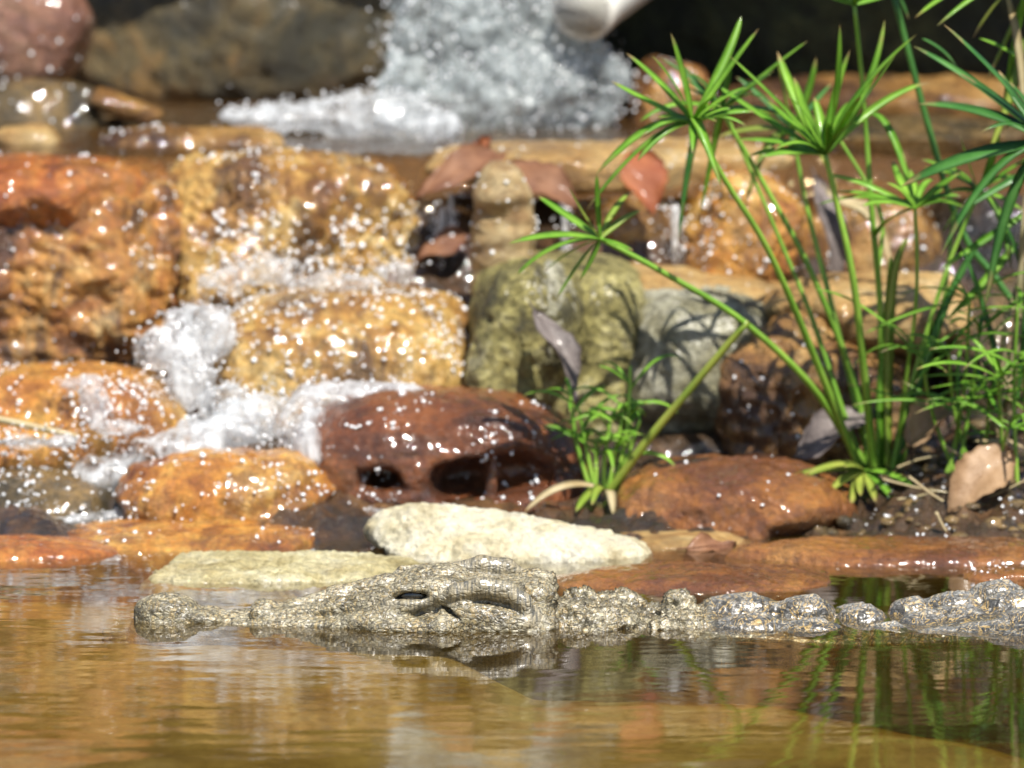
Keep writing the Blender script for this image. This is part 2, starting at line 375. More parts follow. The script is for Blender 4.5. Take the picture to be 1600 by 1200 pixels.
def rock(name, label, px, Y, depth, mat, seed, n=2.6, planes=11, h=.0055, sink=.03, tilt=(0, 0, 0), amp=.010, extra=None, cat=None, **kw):
    x0, x1, yt, yb = px; s = SC(Y)
    c = P((x0+x1)/2, (yt+yb)/2, Y); a = (x1-x0)/2*s; hh = (yb-yt)/2*s; bb = depth/2
    cc = max(hh*.6, math.sqrt(max(hh*hh-(bb*.15)**2, 0)))
    cz = c[2]-sink/2; cc = cc+sink/2; c = np.array([c[0], c[1], cz])
    R = np.array(Matrix.Rotation(tilt[2], 3, 'Z') @ Matrix.Rotation(tilt[1], 3, 'Y') @ Matrix.Rotation(tilt[0], 3, 'X')).T
    m = np.array([a, bb, cc])*1.15+.02+max(amp, .01)
    if any(tilt): m = np.full(3, 0)+np.abs(R.T)@m
    f = Field(c-m, c+m, h); sl, g = f.block(f.lo, f.lo+f.n*h)
    q = [g[i]-c[i] for i in range(3)]; q = [R[i, 0]*q[0]+R[i, 1]*q[1]+R[i, 2]*q[2] for i in range(3)]
    r = [a, bb, cc]; k0 = (sum(np.abs(q[i]/r[i])**n for i in range(3)))**(1/n)
    d = (k0-1)*min(r)*.9
    rg = np.random.default_rng(seed)
    for _ in range(planes):
        nn = rg.normal(size=3); nn /= np.linalg.norm(nn)
        sup = ((sum((abs(nn[i])*r[i])**(n/(n-1)) for i in range(3)))**((n-1)/n))*rg.uniform(.74, .95)
        pd = nn[0]*q[0]+nn[1]*q[1]+nn[2]*q[2]-sup; k = min(r)*.07
        t = np.clip(.5-.5*(pd-d)/k, 0, 1); d = pd*(1-t)+d*t+k*t*(1-t)
    f.a[:] = d
    if extra: extra(f)
    return finish(name, label, cat or name.split('_')[-1], f, mat, seed, amp, **kw)

# --- back wall and upper stream banks
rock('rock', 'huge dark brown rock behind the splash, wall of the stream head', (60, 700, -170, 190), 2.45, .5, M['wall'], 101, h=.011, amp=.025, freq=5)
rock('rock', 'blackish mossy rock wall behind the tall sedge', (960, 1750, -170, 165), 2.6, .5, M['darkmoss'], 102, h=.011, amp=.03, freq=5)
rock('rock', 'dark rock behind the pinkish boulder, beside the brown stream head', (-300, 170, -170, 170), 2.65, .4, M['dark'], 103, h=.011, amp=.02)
rock('boulder', 'added boulder out of view above the stream head, shading the back rocks', (-500, 2100, -760, -300), 2.45, .85, M['wall'], 104, h=.02, amp=.04, freq=4, planes=3)  # unseen boulder, added to throw shade on the back rocks
rock('boulder', 'pinkish brown boulder glistening beside the dark back wall', (-90, 142, -60, 122), 2.0, .2, M['pink'], 105, drops=60, tilt=(0, .25, 0))
rock('stone', 'dark olive stone at the foot of the pinkish boulder', (-60, 180, 122, 215), 1.9, .2, M['olive'], 106, drops=30)
rock('stone', 'thin orange stone sliver beside the dark olive stone', (130, 268, 152, 174), 1.85, .06, M['brownor'], 107, tilt=(0, .32, 0), sink=.01)
rock('stone', 'small ochre stone awash above the rust topped boulder', (-10, 95, 196, 232), 1.62, .08, M['ledge'], 108, sink=.02)
rock('stone', 'low orange stone half under the upper stream', (150, 470, 196, 245), 1.62, .12, M['brownor'], 109, sink=.02, drops=40)
rock('stone', 'rust red stone beside the splash, under the sedge heads', (985, 1110, 85, 215), 1.95, .15, M['rusty'], 110, drops=50)
rock('flat_stone', 'long low orange slab on the far bank of the upper stream', (1080, 1700, 128, 190), 2.25, .2, M['brownor'], 111, sink=.05, amp=.02)
rock('flat_stone', 'flat wet ochre slab lying in the upper stream behind the sedge', (1100, 1700, 178, 240), 1.8, .35, M['olive'], 112, sink=.05, amp=.012)
# --- upper tier, where the stream spills over
rock('boulder', 'big rust topped boulder with a tan speckled face, under the spilling stream', (-170, 318, 236, 600), 1.40, .40, M['rusty'], 120, n=3.2, amp=.022, freq=8, strata=.006, drops=620, sink=.08, crack=.006)
rock('boulder', 'rounded rust orange cap stone on the big speckled boulder', (-120, 250, 238, 330), 1.33, .30, M['rust_top'], 121, n=2.4, amp=.010, drops=50)
_C = rock('boulder', 'broad golden tan boulder in the middle of the waterfall', (225, 655, 246, 500), 1.42, .34, M['tan'], 122, n=3.4, amp=.022, freq=11, rough=.6, drops=620, sink=.1, crack=.006)
scatter(_C[1], _C[2], 420, 555, thr=-.3, rmax=.0042, sel=lambda V: (V[:, 2] < P(400, 330, 1.3)[2]) & (V[:, 0] > P(330, 0, 1.3)[0]))
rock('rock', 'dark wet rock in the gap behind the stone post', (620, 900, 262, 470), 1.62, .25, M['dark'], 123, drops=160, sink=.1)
rock('flat_stone', 'golden ledge slab that the upper stream runs over, behind the brown leaves', (620, 1290, 218, 262), 1.50, .22, M['ledge'], 124, n=3.5, amp=.008, drops=60, sink=.04)
rock('rock', 'wet brown orange rock hung with trickles behind the trailing bracts', (870, 1100, 246, 450), 1.50, .22, M['brownor'], 125, n=3, amp=.014, drops=300, sink=.1)
rock('boulder', 'bright orange and tan boulder with a rust underside, behind the sedge stalks', (1075, 1255, 236, 445), 1.40, .26, M['orange'], 126, n=3, amp=.014, drops=260, sink=.1, crack=.005)
rock('rock', 'brown wet rock beside the bright orange boulder', (1225, 1475, 290, 470), 1.45, .25, M['brownor'], 127, amp=.016, drops=200, sink=.1)
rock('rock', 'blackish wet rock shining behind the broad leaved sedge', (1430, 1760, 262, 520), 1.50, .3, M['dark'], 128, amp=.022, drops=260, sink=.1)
def post_extra(f):
    f.ell(P(783, 300, 1.2), (.032, .03, .036), .01)
rock('stone', 'pale upright post stone with a rounded top', (738, 835, 268, 450), 1.22, .09, M['post'], 129, n=2.8, planes=3, amp=.008, freq=16, extra=post_extra, strata=.004, drops=40, sink=.08)
# --- middle tier
_C = rock('boulder', 'golden tan boulder with white water running down its side', (325, 760, 452, 650), 1.18, .32, M['tan'], 130, n=3, amp=.016, freq=10, drops=620, sink=.1)
scatter(_C[1], _C[2], 110, 556, thr=-.3, rmax=.0042)
rock('boulder', 'bright orange rounded boulder below the speckled boulder', (-150, 330, 572, 700), 1.02, .26, M['orange'], 131, n=2.8, amp=.012, drops=420, sink=.06)
def hollow(f):
    for (x, y, rx, rz) in ((595, 752, .030, .016), (810, 748, .070, .030), (730, 755, .05, .026)):
        f.ell(P(x, y, .77), (rx, .085, rz), .01, op='sub')
    f.cap(P(772, 715, .80), P(764, 800, .80), .005, .004, .004)
    f.cap(P(640, 800, .80), P(690, 700, .82), .018, .012, .012)
rock('rock', 'red brown hollow rock like a sunken log with black cavities', (455, 915, 606, 835), .92, .30, M['redbrown'], 132, n=2.6, planes=3, amp=.010, drops=210, thr=.05, sink=.03, extra=hollow, strata=.003)
rock('stone', 'banded orange stone humped between the foaming runs', (186, 520, 698, 835), .80, .20, M['orange'], 133, n=2.1, planes=4, amp=.012, strata=.011, drops=110, sink=.02)
rock('stone', 'dark olive stone under rushing water at the pond edge', (-60, 215, 735, 830), .86, .22, M['olive'], 134, drops=170, sink=.04)
rock('flat_stone', 'ochre slab under shallow foam beside the banded stone', (-120, 300, 690, 770), .98, .2, M['tan'], 135, drops=90, sink=.04)
def mossy_extra(f):
    f.ell(P(830, 500, 1.02), (.065, .07, .075), .02)
    f.ell(P(790, 590, 1.0), (.045, .06, .06), .02)
    f.ell(P(930, 600, .96), (.022, .05, .09), .015, op='sub')
    f.ell(P(1040, 700, .96), (.12, .07, .05), .02, op='sub')
rock('rock', 'mossy green grey block with a square end, behind the small sedge tuft', (740, 1010, 405, 660), 1.16, .30, M['mossy'], 140, n=4.5, planes=3, amp=.013, freq=14, rough=.5, extra=mossy_extra, sink=.06)
rock('rock', 'pale grey weathered rock striped with leaf shadows', (915, 1210, 452, 720), 1.12, .26, M['greyblk'], 141, n=3.6, planes=5, amp=.012, freq=12, extra=mossy_extra, sink=.04)
rock('rock', 'brown and orange rock with dark runs behind the sedge stalks', (1110, 1440, 470, 730), 1.08, .28, M['brownor'], 142, n=3, amp=.016, freq=10, drops=60, sink=.05, crack=.005)
rock('flat_stone', 'ochre capping slab along the top of the mossy block', (775, 1235, 418, 486), 1.24, .26, M['ledge'], 143, n=3.5, planes=3, amp=.008, tilt=(0, .06, 0), sink=.01, drops=12)
rock('flat_stone', 'ochre slab continuing behind the tall stalks', (1190, 1520, 430, 520), 1.12, .26, M['ledge'], 144, n=3, amp=.012, sink=.03, drops=20, tilt=(0, -.08, 0))
rock('rock', 'dark mossy rock on the grassy bank behind the grass tuft', (1440, 1780, 440, 760), 1.15, .35, M['olive'], 145, amp=.025, drops=120, sink=.05)
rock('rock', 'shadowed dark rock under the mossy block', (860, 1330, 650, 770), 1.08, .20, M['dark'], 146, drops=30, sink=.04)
# --- pond edge
rock('flat_stone', 'smooth bronze brown slab sloping into the pond below the tall sedge', (960, 1335, 716, 840), .80, .32, M['bronze'], 150, n=2.5, planes=9, amp=.010, freq=12, sink=.03, drops=12, thr=.1, strata=.003, crack=.003)
rock('flat_stone', 'red brown slab at the water line below the small sedge tuft', (480, 1010, 786, 850), .78, .24, M['bronze'], 151, amp=.006, sink=.03, drops=14)
def cream_extra(f):
    f.ell(P(672, 828, .58), (.075, .05, .030), .02)
    f.ell(P(760, 840, .56), (.09, .05, .026), .02)
rock('stone', 'chalky cream stone with a raised lumpy end at the pond edge', (585, 1015, 822, 896), .55, .16, M['cream'], 152, n=2.3, planes=5, h=.0045, amp=.008, freq=18, rough=.7, extra=cream_extra, sink=.02, crack=.003)
rock('flat_stone', 'flat pale cream slab barely above the pond behind the crocodile snout', (205, 680, 872, 914), .42, .21, M['cream2'], 153, n=3, planes=5, h=.004, amp=.010, freq=20, rough=.6, sink=.02)
rock('flat_stone', 'low orange slab along the pond edge below the banded stone', (60, 560, 812, 868), .66, .22, M['orange'], 154, planes=4, amp=.008, freq=12, sink=.03, drops=26)
rock('stone', 'flat rust red stone at the pond edge beside the low orange slab', (-90, 190, 838, 886), .55, .14, M['rust_top'], 155, planes=4, amp=.005, sink=.02)
rock('flat_stone', 'rust brown slab awash just behind the crocodile neck', (840, 1320, 884, 932), .36, .20, M['bronze'], 156, n=3, planes=7, amp=.007, freq=14, sink=.025)
rock('flat_stone', 'olive tan slab under the water at the tapered end of the cream stone', (930, 1180, 828, 872), .64, .16, M['ledge'], 157, planes=4, amp=.004, sink=.02)
rock('stone', 'small shiny brown stone poking out of the pond behind the crocodile back', (1492, 1660, 884, 924), .38, .09, M['bronze'], 158, amp=.006, sink=.02, drops=14)
rock('flat_stone', 'rusty slab in the shallows below the grassy bank', (1130, 1720, 842, 884), .52, .16, M['bronze'], 159, n=3, planes=8, amp=.007, freq=13, sink=.02)

_bp = np.stack([RNG.uniform(.30, .62, 2500), RNG.uniform(.52, .80, 2500), np.zeros(2500)], 1); _bp[:, 2] = bed_h(_bp)
_bp = _bp[_bp[:, 2] > .001]; scatter(_bp, np.tile((0, 0, 1.0), (len(_bp), 1)), 70, 91, thr=0)

# ------------------------------------------------------------------ crocodile
AX = .10
def cx(px): return (px-800)*.0007
def croc():
    f = Field((-.455, AX-.20, -.05), (1.05, AX+.20, .085), .0021)
    X, Yc, Z = np.meshgrid(*f.ax, indexing='ij', sparse=True)
    wx = [190, 196, 210, 230, 262, 320, 350, 410, 480, 560, 620, 700, 780, 842, 880, 930, 1000, 1100, 1200, 1400, 1600, 1800, 2100, 2300]
    ww = [.003, .016, .030, .040, .044, .036, .035, .042, .048, .060, .073, .088, .097, .098, .086, .086, .092, .105, .12, .14, .155, .16, .13, .10]
    tx = [190, 205, 230, 300, 345, 400, 470, 560, 620, 700, 760, 842, 858, 872, 930, 1020, 1060, 1120, 1220, 1320, 1400, 1500, 1600, 1800, 2000, 2300]
    tz = [-.012, .004, .012, .011, .008, .008, .013, .021, .029, .036, .040, .041, .032, .019, .017, .009, .007, .006, .001, -.005, -.001, .006, .015, .017, .003, -.03]
    w = np.interp(X, cx(np.array(wx)), ww); t = np.interp(X, cx(np.array(tx)), tz)
    hgt = t+.045; n = 2.5
    d = ((np.abs((Yc-AX)/w)**n+np.abs((Z+.045)/hgt)**n)**(1/n)-1)*np.minimum(w, hgt)*.8
    f.a[:] = np.maximum(d, -.5)
    E = lambda px, yo, z, r, k=.006, rot=None, op='add': f.ell((cx(px), AX+yo, z), r, k, rot, op)
    Rz = lambda a: Matrix.Rotation(a, 3, 'Y')
    # nostril disc, canine swellings, snout ridges
    E(252, 0, .010, (.034, .030, .0175), .010); E(240, .012, .027, (.006, .004, .004), .003, op='sub'); E(240, -.012, .027, (.006, .004, .004), .003, op='sub')
    for sgn in (-1, 1):
        E(405, sgn*.022, .008, (.014, .010, .009), .006); E(438, sgn*.026, .006, (.020, .011, .007), .006); E(312, sgn*.024, .002, (.02, .012, .007), .006)
        f.poly([(cx(455), AX+sgn*.030, .008), (cx(520), AX+sgn*.038, .018), (cx(600), AX+sgn*.046, .030)], [.008, .010, .012], .010)
        f.poly([(cx(360), AX+sgn*.036, -.004), (cx(470), AX+sgn*.049, -.003), (cx(560), AX+sgn*.062, .000), (cx(690), AX+sgn*.089, .003)], [.007, .009, .010, .011], .010)
        # brow and socket
        E(672, sgn*.043, .034, (.042, .024, .019), .006, Rz(-.22)); E(640, sgn*.048, .032, (.036, .022, .014), .006, Rz(-.35))
        E(641, sgn*.071, .0365, (.027, .017, .0072), .003, Rz(-.16), 'sub')
        f.poly([(cx(603), AX+sgn*.064, .0285), (cx(632), AX+sgn*.069, .0245), (cx(672), AX+sgn*.064, .0285)], [.003, .0078, .003], .0025)
        f.poly([(cx(600), AX+sgn*.064, .030), (cx(625), AX+sgn*.067, .0435), (cx(660), AX+sgn*.067, .0445), (cx(678), AX+sgn*.064, .035)], [.003, .0040, .0042, .003], .003)
        E(590, sgn*.058, .012, (.04, .02, .012), .01, Rz(-.2))
        # skull table corner, cheek, jaw hinge
        E(838, sgn*.040, .031, (.024, .022, .018), .006); E(742, sgn*.05, .026, (.04, .03, .014), .006)
        E(768, sgn*.072, .010, (.058, .018, .022), .012, Rz(.10)); E(800, sgn*.084, .006, (.028, .010, .011), .003, Rz(-.2))
        E(640, sgn*.078, .002, (.05, .016, .010), .008)
        # ear flap and the furrow below it
        ear = [(cx(688), AX+sgn*.068, .032), (cx(712), AX+sgn*.072, .041), (cx(752), AX+sgn*.074, .0465), (cx(792), AX+sgn*.075, .0425), (cx(818), AX+sgn*.078, .031), (cx(828), AX+sgn*.082, .014)]
        f.poly(ear, [.006, .0095, .0115, .0115, .0095, .006], .004)
        f.poly([(cx(724), AX+sgn*.084, .0315), (cx(760), AX+sgn*.085, .0320), (cx(792), AX+sgn*.086, .0275), (cx(812), AX+sgn*.088, .0190)], [.0016, .0036, .0036, .0016], .002, 'sub', (1, .4, 1))
        f.poly([(cx(681), AX+sgn*.083, .0295), (cx(700), AX+sgn*.088, .0215), (cx(719), AX+sgn*.095, .0130)], [.0018, .0034, .0014], .001, 'sub', (1, .12, 1))
    fB = lambda x0, x1, w, z: None
    sl, g = f.block((cx(700), AX-.08, .0), (cx(875), AX+.08, .08))
    q = [np.abs(g[0]-cx(785))-.043, np.abs(g[1]-AX)-.046, np.abs(g[2]-.018)-.014]
    f.comb(sl, np.sqrt(sum(np.maximum(a, 0)**2 for a in q))+np.minimum(np.maximum.reduce([q[0]+0*q[1]+0*q[2], q[1]+0*q[0]+0*q[2], q[2]+0*q[0]+0*q[1]]), 0)-.009, .006, 'add')
    # neck scutes then the keeled rows of the back: x, lateral, base z, half length, half width, height
    sc = [(910, .03, .018, .018, .014, .010), (905, -.045, .012, .018, .014, .010), (972, .022, .010, .028, .020, .014), (955, -.052, .003, .032, .022, .016),
          (968, .062, .006, .028, .02, .014), (935, -.082, -.004, .016, .012, .008), (1066, .02, .010, .018, .018, .017), (1048, -.03, .004, .012, .012, .012), (1080, -.048, .001, .014, .014, .013), (1040, -.066, -.002, .016, .014, .012), (1020, -.01, .006, .012, .012, .010),
          (1164, .022, .006, .044, .026, .019), (1178, -.048, -.004, .042, .026, .018), (1170, .08, -.004, .04, .025, .015),
          (1266, .016, .003, .033, .024, .021), (1272, -.055, -.006, .036, .026, .015), (1262, .075, -.006, .03, .024, .015),
          (1356, .006, -.001, .026, .022, .015), (1392, -.052, -.006, .024, .02, .010), (1350, .07, -.008, .025, .022, .012),
          (1436, .034, .001, .024, .02, .017), (1450, -.022, -.002, .024, .019, .014), (1505, .036, .006, .034, .022, .018), (1508, -.016, .003, .036, .02, .015), (1545, -.072, -.004, .034, .02, .012), (1470, -.075, -.010, .03, .02, .010),
          (1575, .045, .014, .034, .022, .022), (1600, -.004, .012, .040, .022, .021), (1615, -.058, .004, .038, .022, .018), (1690, .04, .016, .036, .022, .02), (1700, -.01, .016, .036, .022, .02), (1710, -.065, .006, .036, .022, .018),
          (1790, .03, .016, .036, .022, .02), (1800, -.03, .016, .036, .022, .02), (1900, .03, .010, .036, .022, .02), (1905, -.03, .010, .036, .022, .02), (2000, 0, .002, .04, .022, .02)]
    for (px, yo, z, l, w_, h_) in sc:
        E(px, yo, z, (l*1.05, w_, h_*(1 if px < 1100 else .95)), .006); f.cap((cx(px)-l*.75, AX+yo, z+h_*.46), (cx(px)+l*.30, AX+yo, z+h_*.86), .0022, .0038, .007)
    V, F, N = f.mesh()
    px = V[:, 0]/.0007+800
    kd = np.full(len(V), 9.0)
    for (p_, yo, z, l, w_, h_) in sc:
        if p_ < 1100: continue
        a_ = np.array((cx(p_)-l*.6, AX+yo, z+h_*.6)); b_ = np.array((cx(p_)+l*.4, AX+yo, z+h_*.95))
        t_ = np.clip(((V-a_)@(b_-a_))/((b_-a_)@(b_-a_)), 0, 1); kd = np.minimum(kd, np.linalg.norm(V-a_-t_[:, None]*(b_-a_), axis=1))
    keel = np.exp(-(kd/.010)**2)
    V[:, 1] = AX+(V[:, 1]-AX)*(1-.55*np.clip(-(V[:, 2]+.002)/.03, 0, 1))
    W = V+.003*np.stack([gnoise(V*90, 61+k) for k in range(3)], 1)
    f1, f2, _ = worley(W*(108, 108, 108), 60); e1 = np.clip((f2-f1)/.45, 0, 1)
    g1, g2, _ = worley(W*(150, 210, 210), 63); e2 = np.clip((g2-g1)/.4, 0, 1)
    neck = np.clip((px-846)/18, 0, 1)*np.clip((1125-px)/25, 0, 1)
    pl = np.array([(688, .068, .032), (712, .072, .041), (752, .074, .0465), (792, .075, .0425), (818, .078, .031), (828, .082, .014)]); pl[:, 0] = cx(pl[:, 0])
    Q = np.stack([V[:, 0], np.abs(V[:, 1]-AX), V[:, 2]], 1); dm = np.full(len(V), 9.0)
    for a_, b_ in zip(pl[:-1], pl[1:]):
        t_ = np.clip(((Q-a_)@(b_-a_))/((b_-a_)@(b_-a_)), 0, 1); dm = np.minimum(dm, np.linalg.norm(Q-a_-t_[:, None]*(b_-a_), axis=1))
    ear = np.clip((.0145-dm)/.004, 0, 1)/3*np.clip((px-690)/20, 0, 1)
    lid = np.array([(603, .064, .0285), (632, .069, .0245), (672, .064, .0285)]); lid[:, 0] = cx(lid[:, 0]); dl = np.full(len(V), 9.0)
    for a_, b_ in zip(lid[:-1], lid[1:]):
        t_ = np.clip(((Q-a_)@(b_-a_))/((b_-a_)@(b_-a_)), 0, 1); dl = np.minimum(dl, np.linalg.norm(Q-a_-t_[:, None]*(b_-a_), axis=1))
    ear = np.maximum(ear, np.clip((.0092-dl)/.002, 0, 1)*.22)
    head = np.clip((862-px)/20, 0, 1)*(1-.85*np.clip(ear*3, 0, 1)); back = np.clip((px-1095)/30, 0, 1)
    d = neck*(.0068*np.sqrt(e1)*(.45+1.0*np.clip(gnoise(V*60, 67)+.5, 0, 1))-.0035) + head*(.0016*e2-.0008+.0018*fbm(V*(45, 90, 90), 3, 64)) \
        + back*(.0006*e2+.0009*fbm(V*(110, 60, 60), 2, 66, ridge=True))
    V = V+N*d[:, None]
    o = mesh_obj('crocodile', V, F, None, origin=(0, AX, -.05))
    at = o.data.attributes.new('hide', 'FLOAT_COLOR', 'POINT')
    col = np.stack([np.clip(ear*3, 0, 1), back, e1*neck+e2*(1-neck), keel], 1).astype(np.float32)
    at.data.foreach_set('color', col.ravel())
    return o
m, nt, b = new_mat('crocodile_hide')
a = nd(nt, 'ShaderNodeAttribute', attribute_name='hide'); sp = nd(nt, 'ShaderNodeSeparateColor'); nt.links.new(a.outputs['Color'], sp.inputs[0])
v = coords(nt); n0 = nd(nt, 'ShaderNodeTexNoise'); setin(n0, Scale=120.0, Detail=3.0); nt.links.new(v, n0.inputs['Vector'])
vm = nd(nt, 'ShaderNodeVectorMath', operation='MULTIPLY_ADD'); vm.inputs[1].default_value = (.008,)*3; nt.links.new(n0.outputs['Color'], vm.inputs[0]); nt.links.new(v, vm.inputs[2])
vo = nd(nt, 'ShaderNodeTexVoronoi', feature='DISTANCE_TO_EDGE'); vo.inputs['Scale'].default_value = 150
vs_ = nd(nt, 'ShaderNodeVectorMath', operation='MULTIPLY'); vs_.inputs[1].default_value = (.62, 1, 1.15); nt.links.new(vm.outputs[0], vs_.inputs[0]); nt.links.new(vs_.outputs[0], vo.inputs['Vector'])
n1 = noise(nt, v, 75, 6, .72, .8)
nh = noise(nt, coords(nt, (18, 30, 34)), 1, 5, .6, .6)
base = ramp(nt, nh, [(.34, (.15, .135, .09)), (.46, (.27, .245, .17)), (.56, (.37, .34, .25)), (.68, (.48, .45, .36))])
wr = ramp(nt, noise(nt, coords(nt, (60, 200, 230)), 1, 3, .6, 1.5), [(.36, (.45, .42, .36)), (.52, (1, 1, 1)), (.66, (1.25, 1.2, 1.05))])
base = mixc(nt, 1.0, base, wr, 'MULTIPLY')
backc = ramp(nt, n1, [(.40, (.022, .022, .018)), (.52, (.085, .08, .068)), (.66, (.36, .35, .31))])
base = mixc(nt, sp.outputs['Green'], base, backc)
sq = noise(nt, coords(nt, (75, 50, 42)), 1, 2, .5, 1.0)
sn = math_n(nt, 'SINE', math_n(nt, 'MULTIPLY', sq, 34.0))
ochl = ramp(nt, sn, [(.45, (0, 0, 0)), (.75, (1, 1, 1))]); drk = ramp(nt, math_n(nt, 'MULTIPLY', sn, -1.0), [(.35, (0, 0, 0)), (.85, (1, 1, 1))])
n2 = noise(nt, v, 45, 3, .6); oc2 = ramp(nt, n2, [(.38, (.45, .45, .45)), (.56, (1, 1, 1))])
base = mixc(nt, math_n(nt, 'MULTIPLY', ochl, math_n(nt, 'MULTIPLY', oc2, math_n(nt, 'MULTIPLY_ADD', sp.outputs['Green'], .45))), base, (.50, .33, .10))
base = mixc(nt, math_n(nt, 'MULTIPLY', drk, math_n(nt, 'MULTIPLY', oc2, math_n(nt, 'MULTIPLY_ADD', sp.outputs['Green'], .48))), base, (.04, .034, .024))
base = mixc(nt, math_n(nt, 'MULTIPLY', a.outputs['Alpha'], .38), base, (.50, .50, .48))
edg = ramp(nt, vo.outputs['Distance'], [(.015, (1, 1, 1)), (.075, (0, 0, 0))])
base = mixc(nt, math_n(nt, 'MULTIPLY', edg, .7), base, (.05, .04, .026))
nt.links.new(ramp(nt, sp.outputs['Blue'], [(0, (.22, .20, .14)), (.35, (1, 1, 1))]), (mul := nd(nt, 'ShaderNodeMix', data_type='RGBA', blend_type='MULTIPLY')).inputs[7])  # gaps between scales darkened: crease shade painted into the hide colour
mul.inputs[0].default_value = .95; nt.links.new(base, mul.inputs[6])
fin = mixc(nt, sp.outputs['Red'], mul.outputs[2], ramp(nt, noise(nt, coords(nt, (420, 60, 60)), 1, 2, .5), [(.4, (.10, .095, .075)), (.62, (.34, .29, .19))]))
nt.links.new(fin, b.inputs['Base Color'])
nb = bump(nt, ramp(nt, vo.outputs['Distance'], [(0, (0, 0, 0)), (.25, (1, 1, 1))]), .0014, .6); nb = bump(nt, noise(nt, v, 240, 3, .6), .0012, .6, nb)
nt.links.new(nb, b.inputs['Normal']); nt.links.new(bump(nt, noise(nt, v, 130, 2, .5), .0014, .8), b.inputs['Coat Normal'])
setin(b, Roughness=.42, Coat_Weight=1.0, Coat_Roughness=.27, Coat_IOR=1.55); M['croc'] = m
nt.links.new(math_n(nt, 'ADD', math_n(nt, 'MULTIPLY', sp.outputs['Green'], .6), math_n(nt, 'ADD', math_n(nt, 'MULTIPLY', sp.outputs['Red'], .5), .30), True), b.inputs['Coat Weight'])
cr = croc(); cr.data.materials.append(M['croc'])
tag(cr, 'crocodile lying half submerged in the pond, eyes and ridged back above water', 'crocodile')
m, nt, b = new_mat('crocodile_eye')
wv = ramp(nt, noise(nt, coords(nt, (260, 20, 60)), 1, 3), [(.42, (.012, .010, .008)), (.6, (.06, .05, .035))]); nt.links.new(wv, b.inputs['Base Color'])
setin(b, Roughness=.15, Coat_Weight=1.0, Coat_Roughness=.04)
for sgn in (-1, 1):
    u, vv = np.meshgrid(np.linspace(0, 2*math.pi, 25)[:-1], np.linspace(0, math.pi, 15), indexing='ij')
    S = np.stack([np.sin(vv)*np.cos(u)*.017, np.sin(vv)*np.sin(u)*.011, np.cos(vv)*.010], -1).reshape(-1, 3)
    i = np.arange(24)[:, None]*15; j = np.arange(14)[None]; i2 = ((np.arange(24)+1) % 24)[:, None]*15
    Fq = np.stack([i+j, i+j+1, i2+j+1, i2+j], -1).reshape(-1, 4)
    c = np.array([cx(643), AX+sgn*.056, .0355])
    mesh_obj('eye', S+c, Fq, m, parent=cr, origin=c)

# ------------------------------------------------------------------ running water
def smooth_path(pts, n=40):
    pts = np.array(pts, float); t = np.linspace(0, len(pts)-1, n); i = np.clip(t.astype(int), 0, len(pts)-2); u = (t-i)[:, None]
    p0 = pts[np.maximum(i-1, 0)]; p1 = pts[i]; p2 = pts[i+1]; p3 = pts[np.minimum(i+2, len(pts)-1)]
    return .5*((2*p1)+(-p0+p2)*u+(2*p0-5*p1+4*p2-p3)*u*u+(-p0+3*p1-3*p2+p3)*u**3)
def foam(name, label, blobs, seed, mat, amp=.010, h=.005, beads=200, spread=.012, rmax=.0028):
    """white water: a lumpy body grown from pixel-placed ellipsoids, broken up and thrown with beads"""
    cs = [(P(x, y, Y), (rx*SC(Y), ry_, rz*SC(Y))) for (x, y, Y, rx, rz, ry_) in blobs]
    lo = np.min([c-np.array(r) for c, r in cs], 0)-.03; hi = np.max([c+np.array(r) for c, r in cs], 0)+.03
    f = Field(lo, hi, h)
    for c, r in cs: f.ell(c, r, .012)
    V, F, N = f.mesh()
    V = V+N*(amp*1.3*fbm(V*30, 3, seed)+amp*.4*fbm(V*100, 2, seed+2))[:, None]; N = vnormals(V, F)
    o = mesh_obj(name, V, F, mat); tag(o, label, None, None, 'stuff')
    r = np.random.default_rng(seed)
    for i in r.integers(0, len(V), beads):
        BEADS.append((V[i]+N[i]*abs(r.normal())*spread+r.normal(size=3)*.002, .0009+(rmax-.0009)*r.random()**2, N[i]))
    return o
foam('white_water', 'white water tumbling between the speckled boulder and the tan boulder',
     [(300, 505, 1.08, 45, 28, .03), (265, 545, 1.02, 55, 34, .03), (330, 520, 1.06, 40, 40, .03), (300, 600, .98, 40, 40, .025)], 201, M['foam'], beads=420)
foam('white_water', 'sheet of white water sliding over one end of the hollow rock',
     [(520, 620, .92, 70, 20, .04), (470, 660, .87, 40, 40, .03), (480, 720, .82, 22, 60, .02), (410, 650, .92, 70, 34, .04), (590, 612, .93, 80, 12, .03)], 202, M['foam'], beads=330)
foam('white_water', 'foaming run spilling around the banded orange stone',
     [(360, 670, .92, 75, 26, .04), (280, 700, .90, 80, 24, .05), (190, 735, .88, 75, 22, .05), (150, 750, .86, 50, 18, .04), (90, 690, .95, 90, 10, .03), (350, 630, .95, 45, 30, .03)], 203, M['foam'], beads=420)
foam('white_water', 'line of froth at the foot of the olive stone', [(60, 812, .76, 90, 7, .02), (150, 806, .77, 60, 7, .02)], 204, M['foam'], amp=.005, beads=70)
foam('white_water', 'small froth patch in front of the hollow rock', [(560, 800, .78, 45, 12, .02), (605, 806, .76, 30, 7, .02)], 205, M['foam'], amp=.005, beads=60)
foam('white_water', 'bright froth pouring off the splash onto the upper stream', [(590, 180, 1.72, 100, 34, .06), (470, 182, 1.70, 90, 20, .05), (660, 195, 1.68, 60, 24, .05), (400, 180, 1.72, 60, 12, .05)], 206, M['foam'], beads=220, amp=.012)
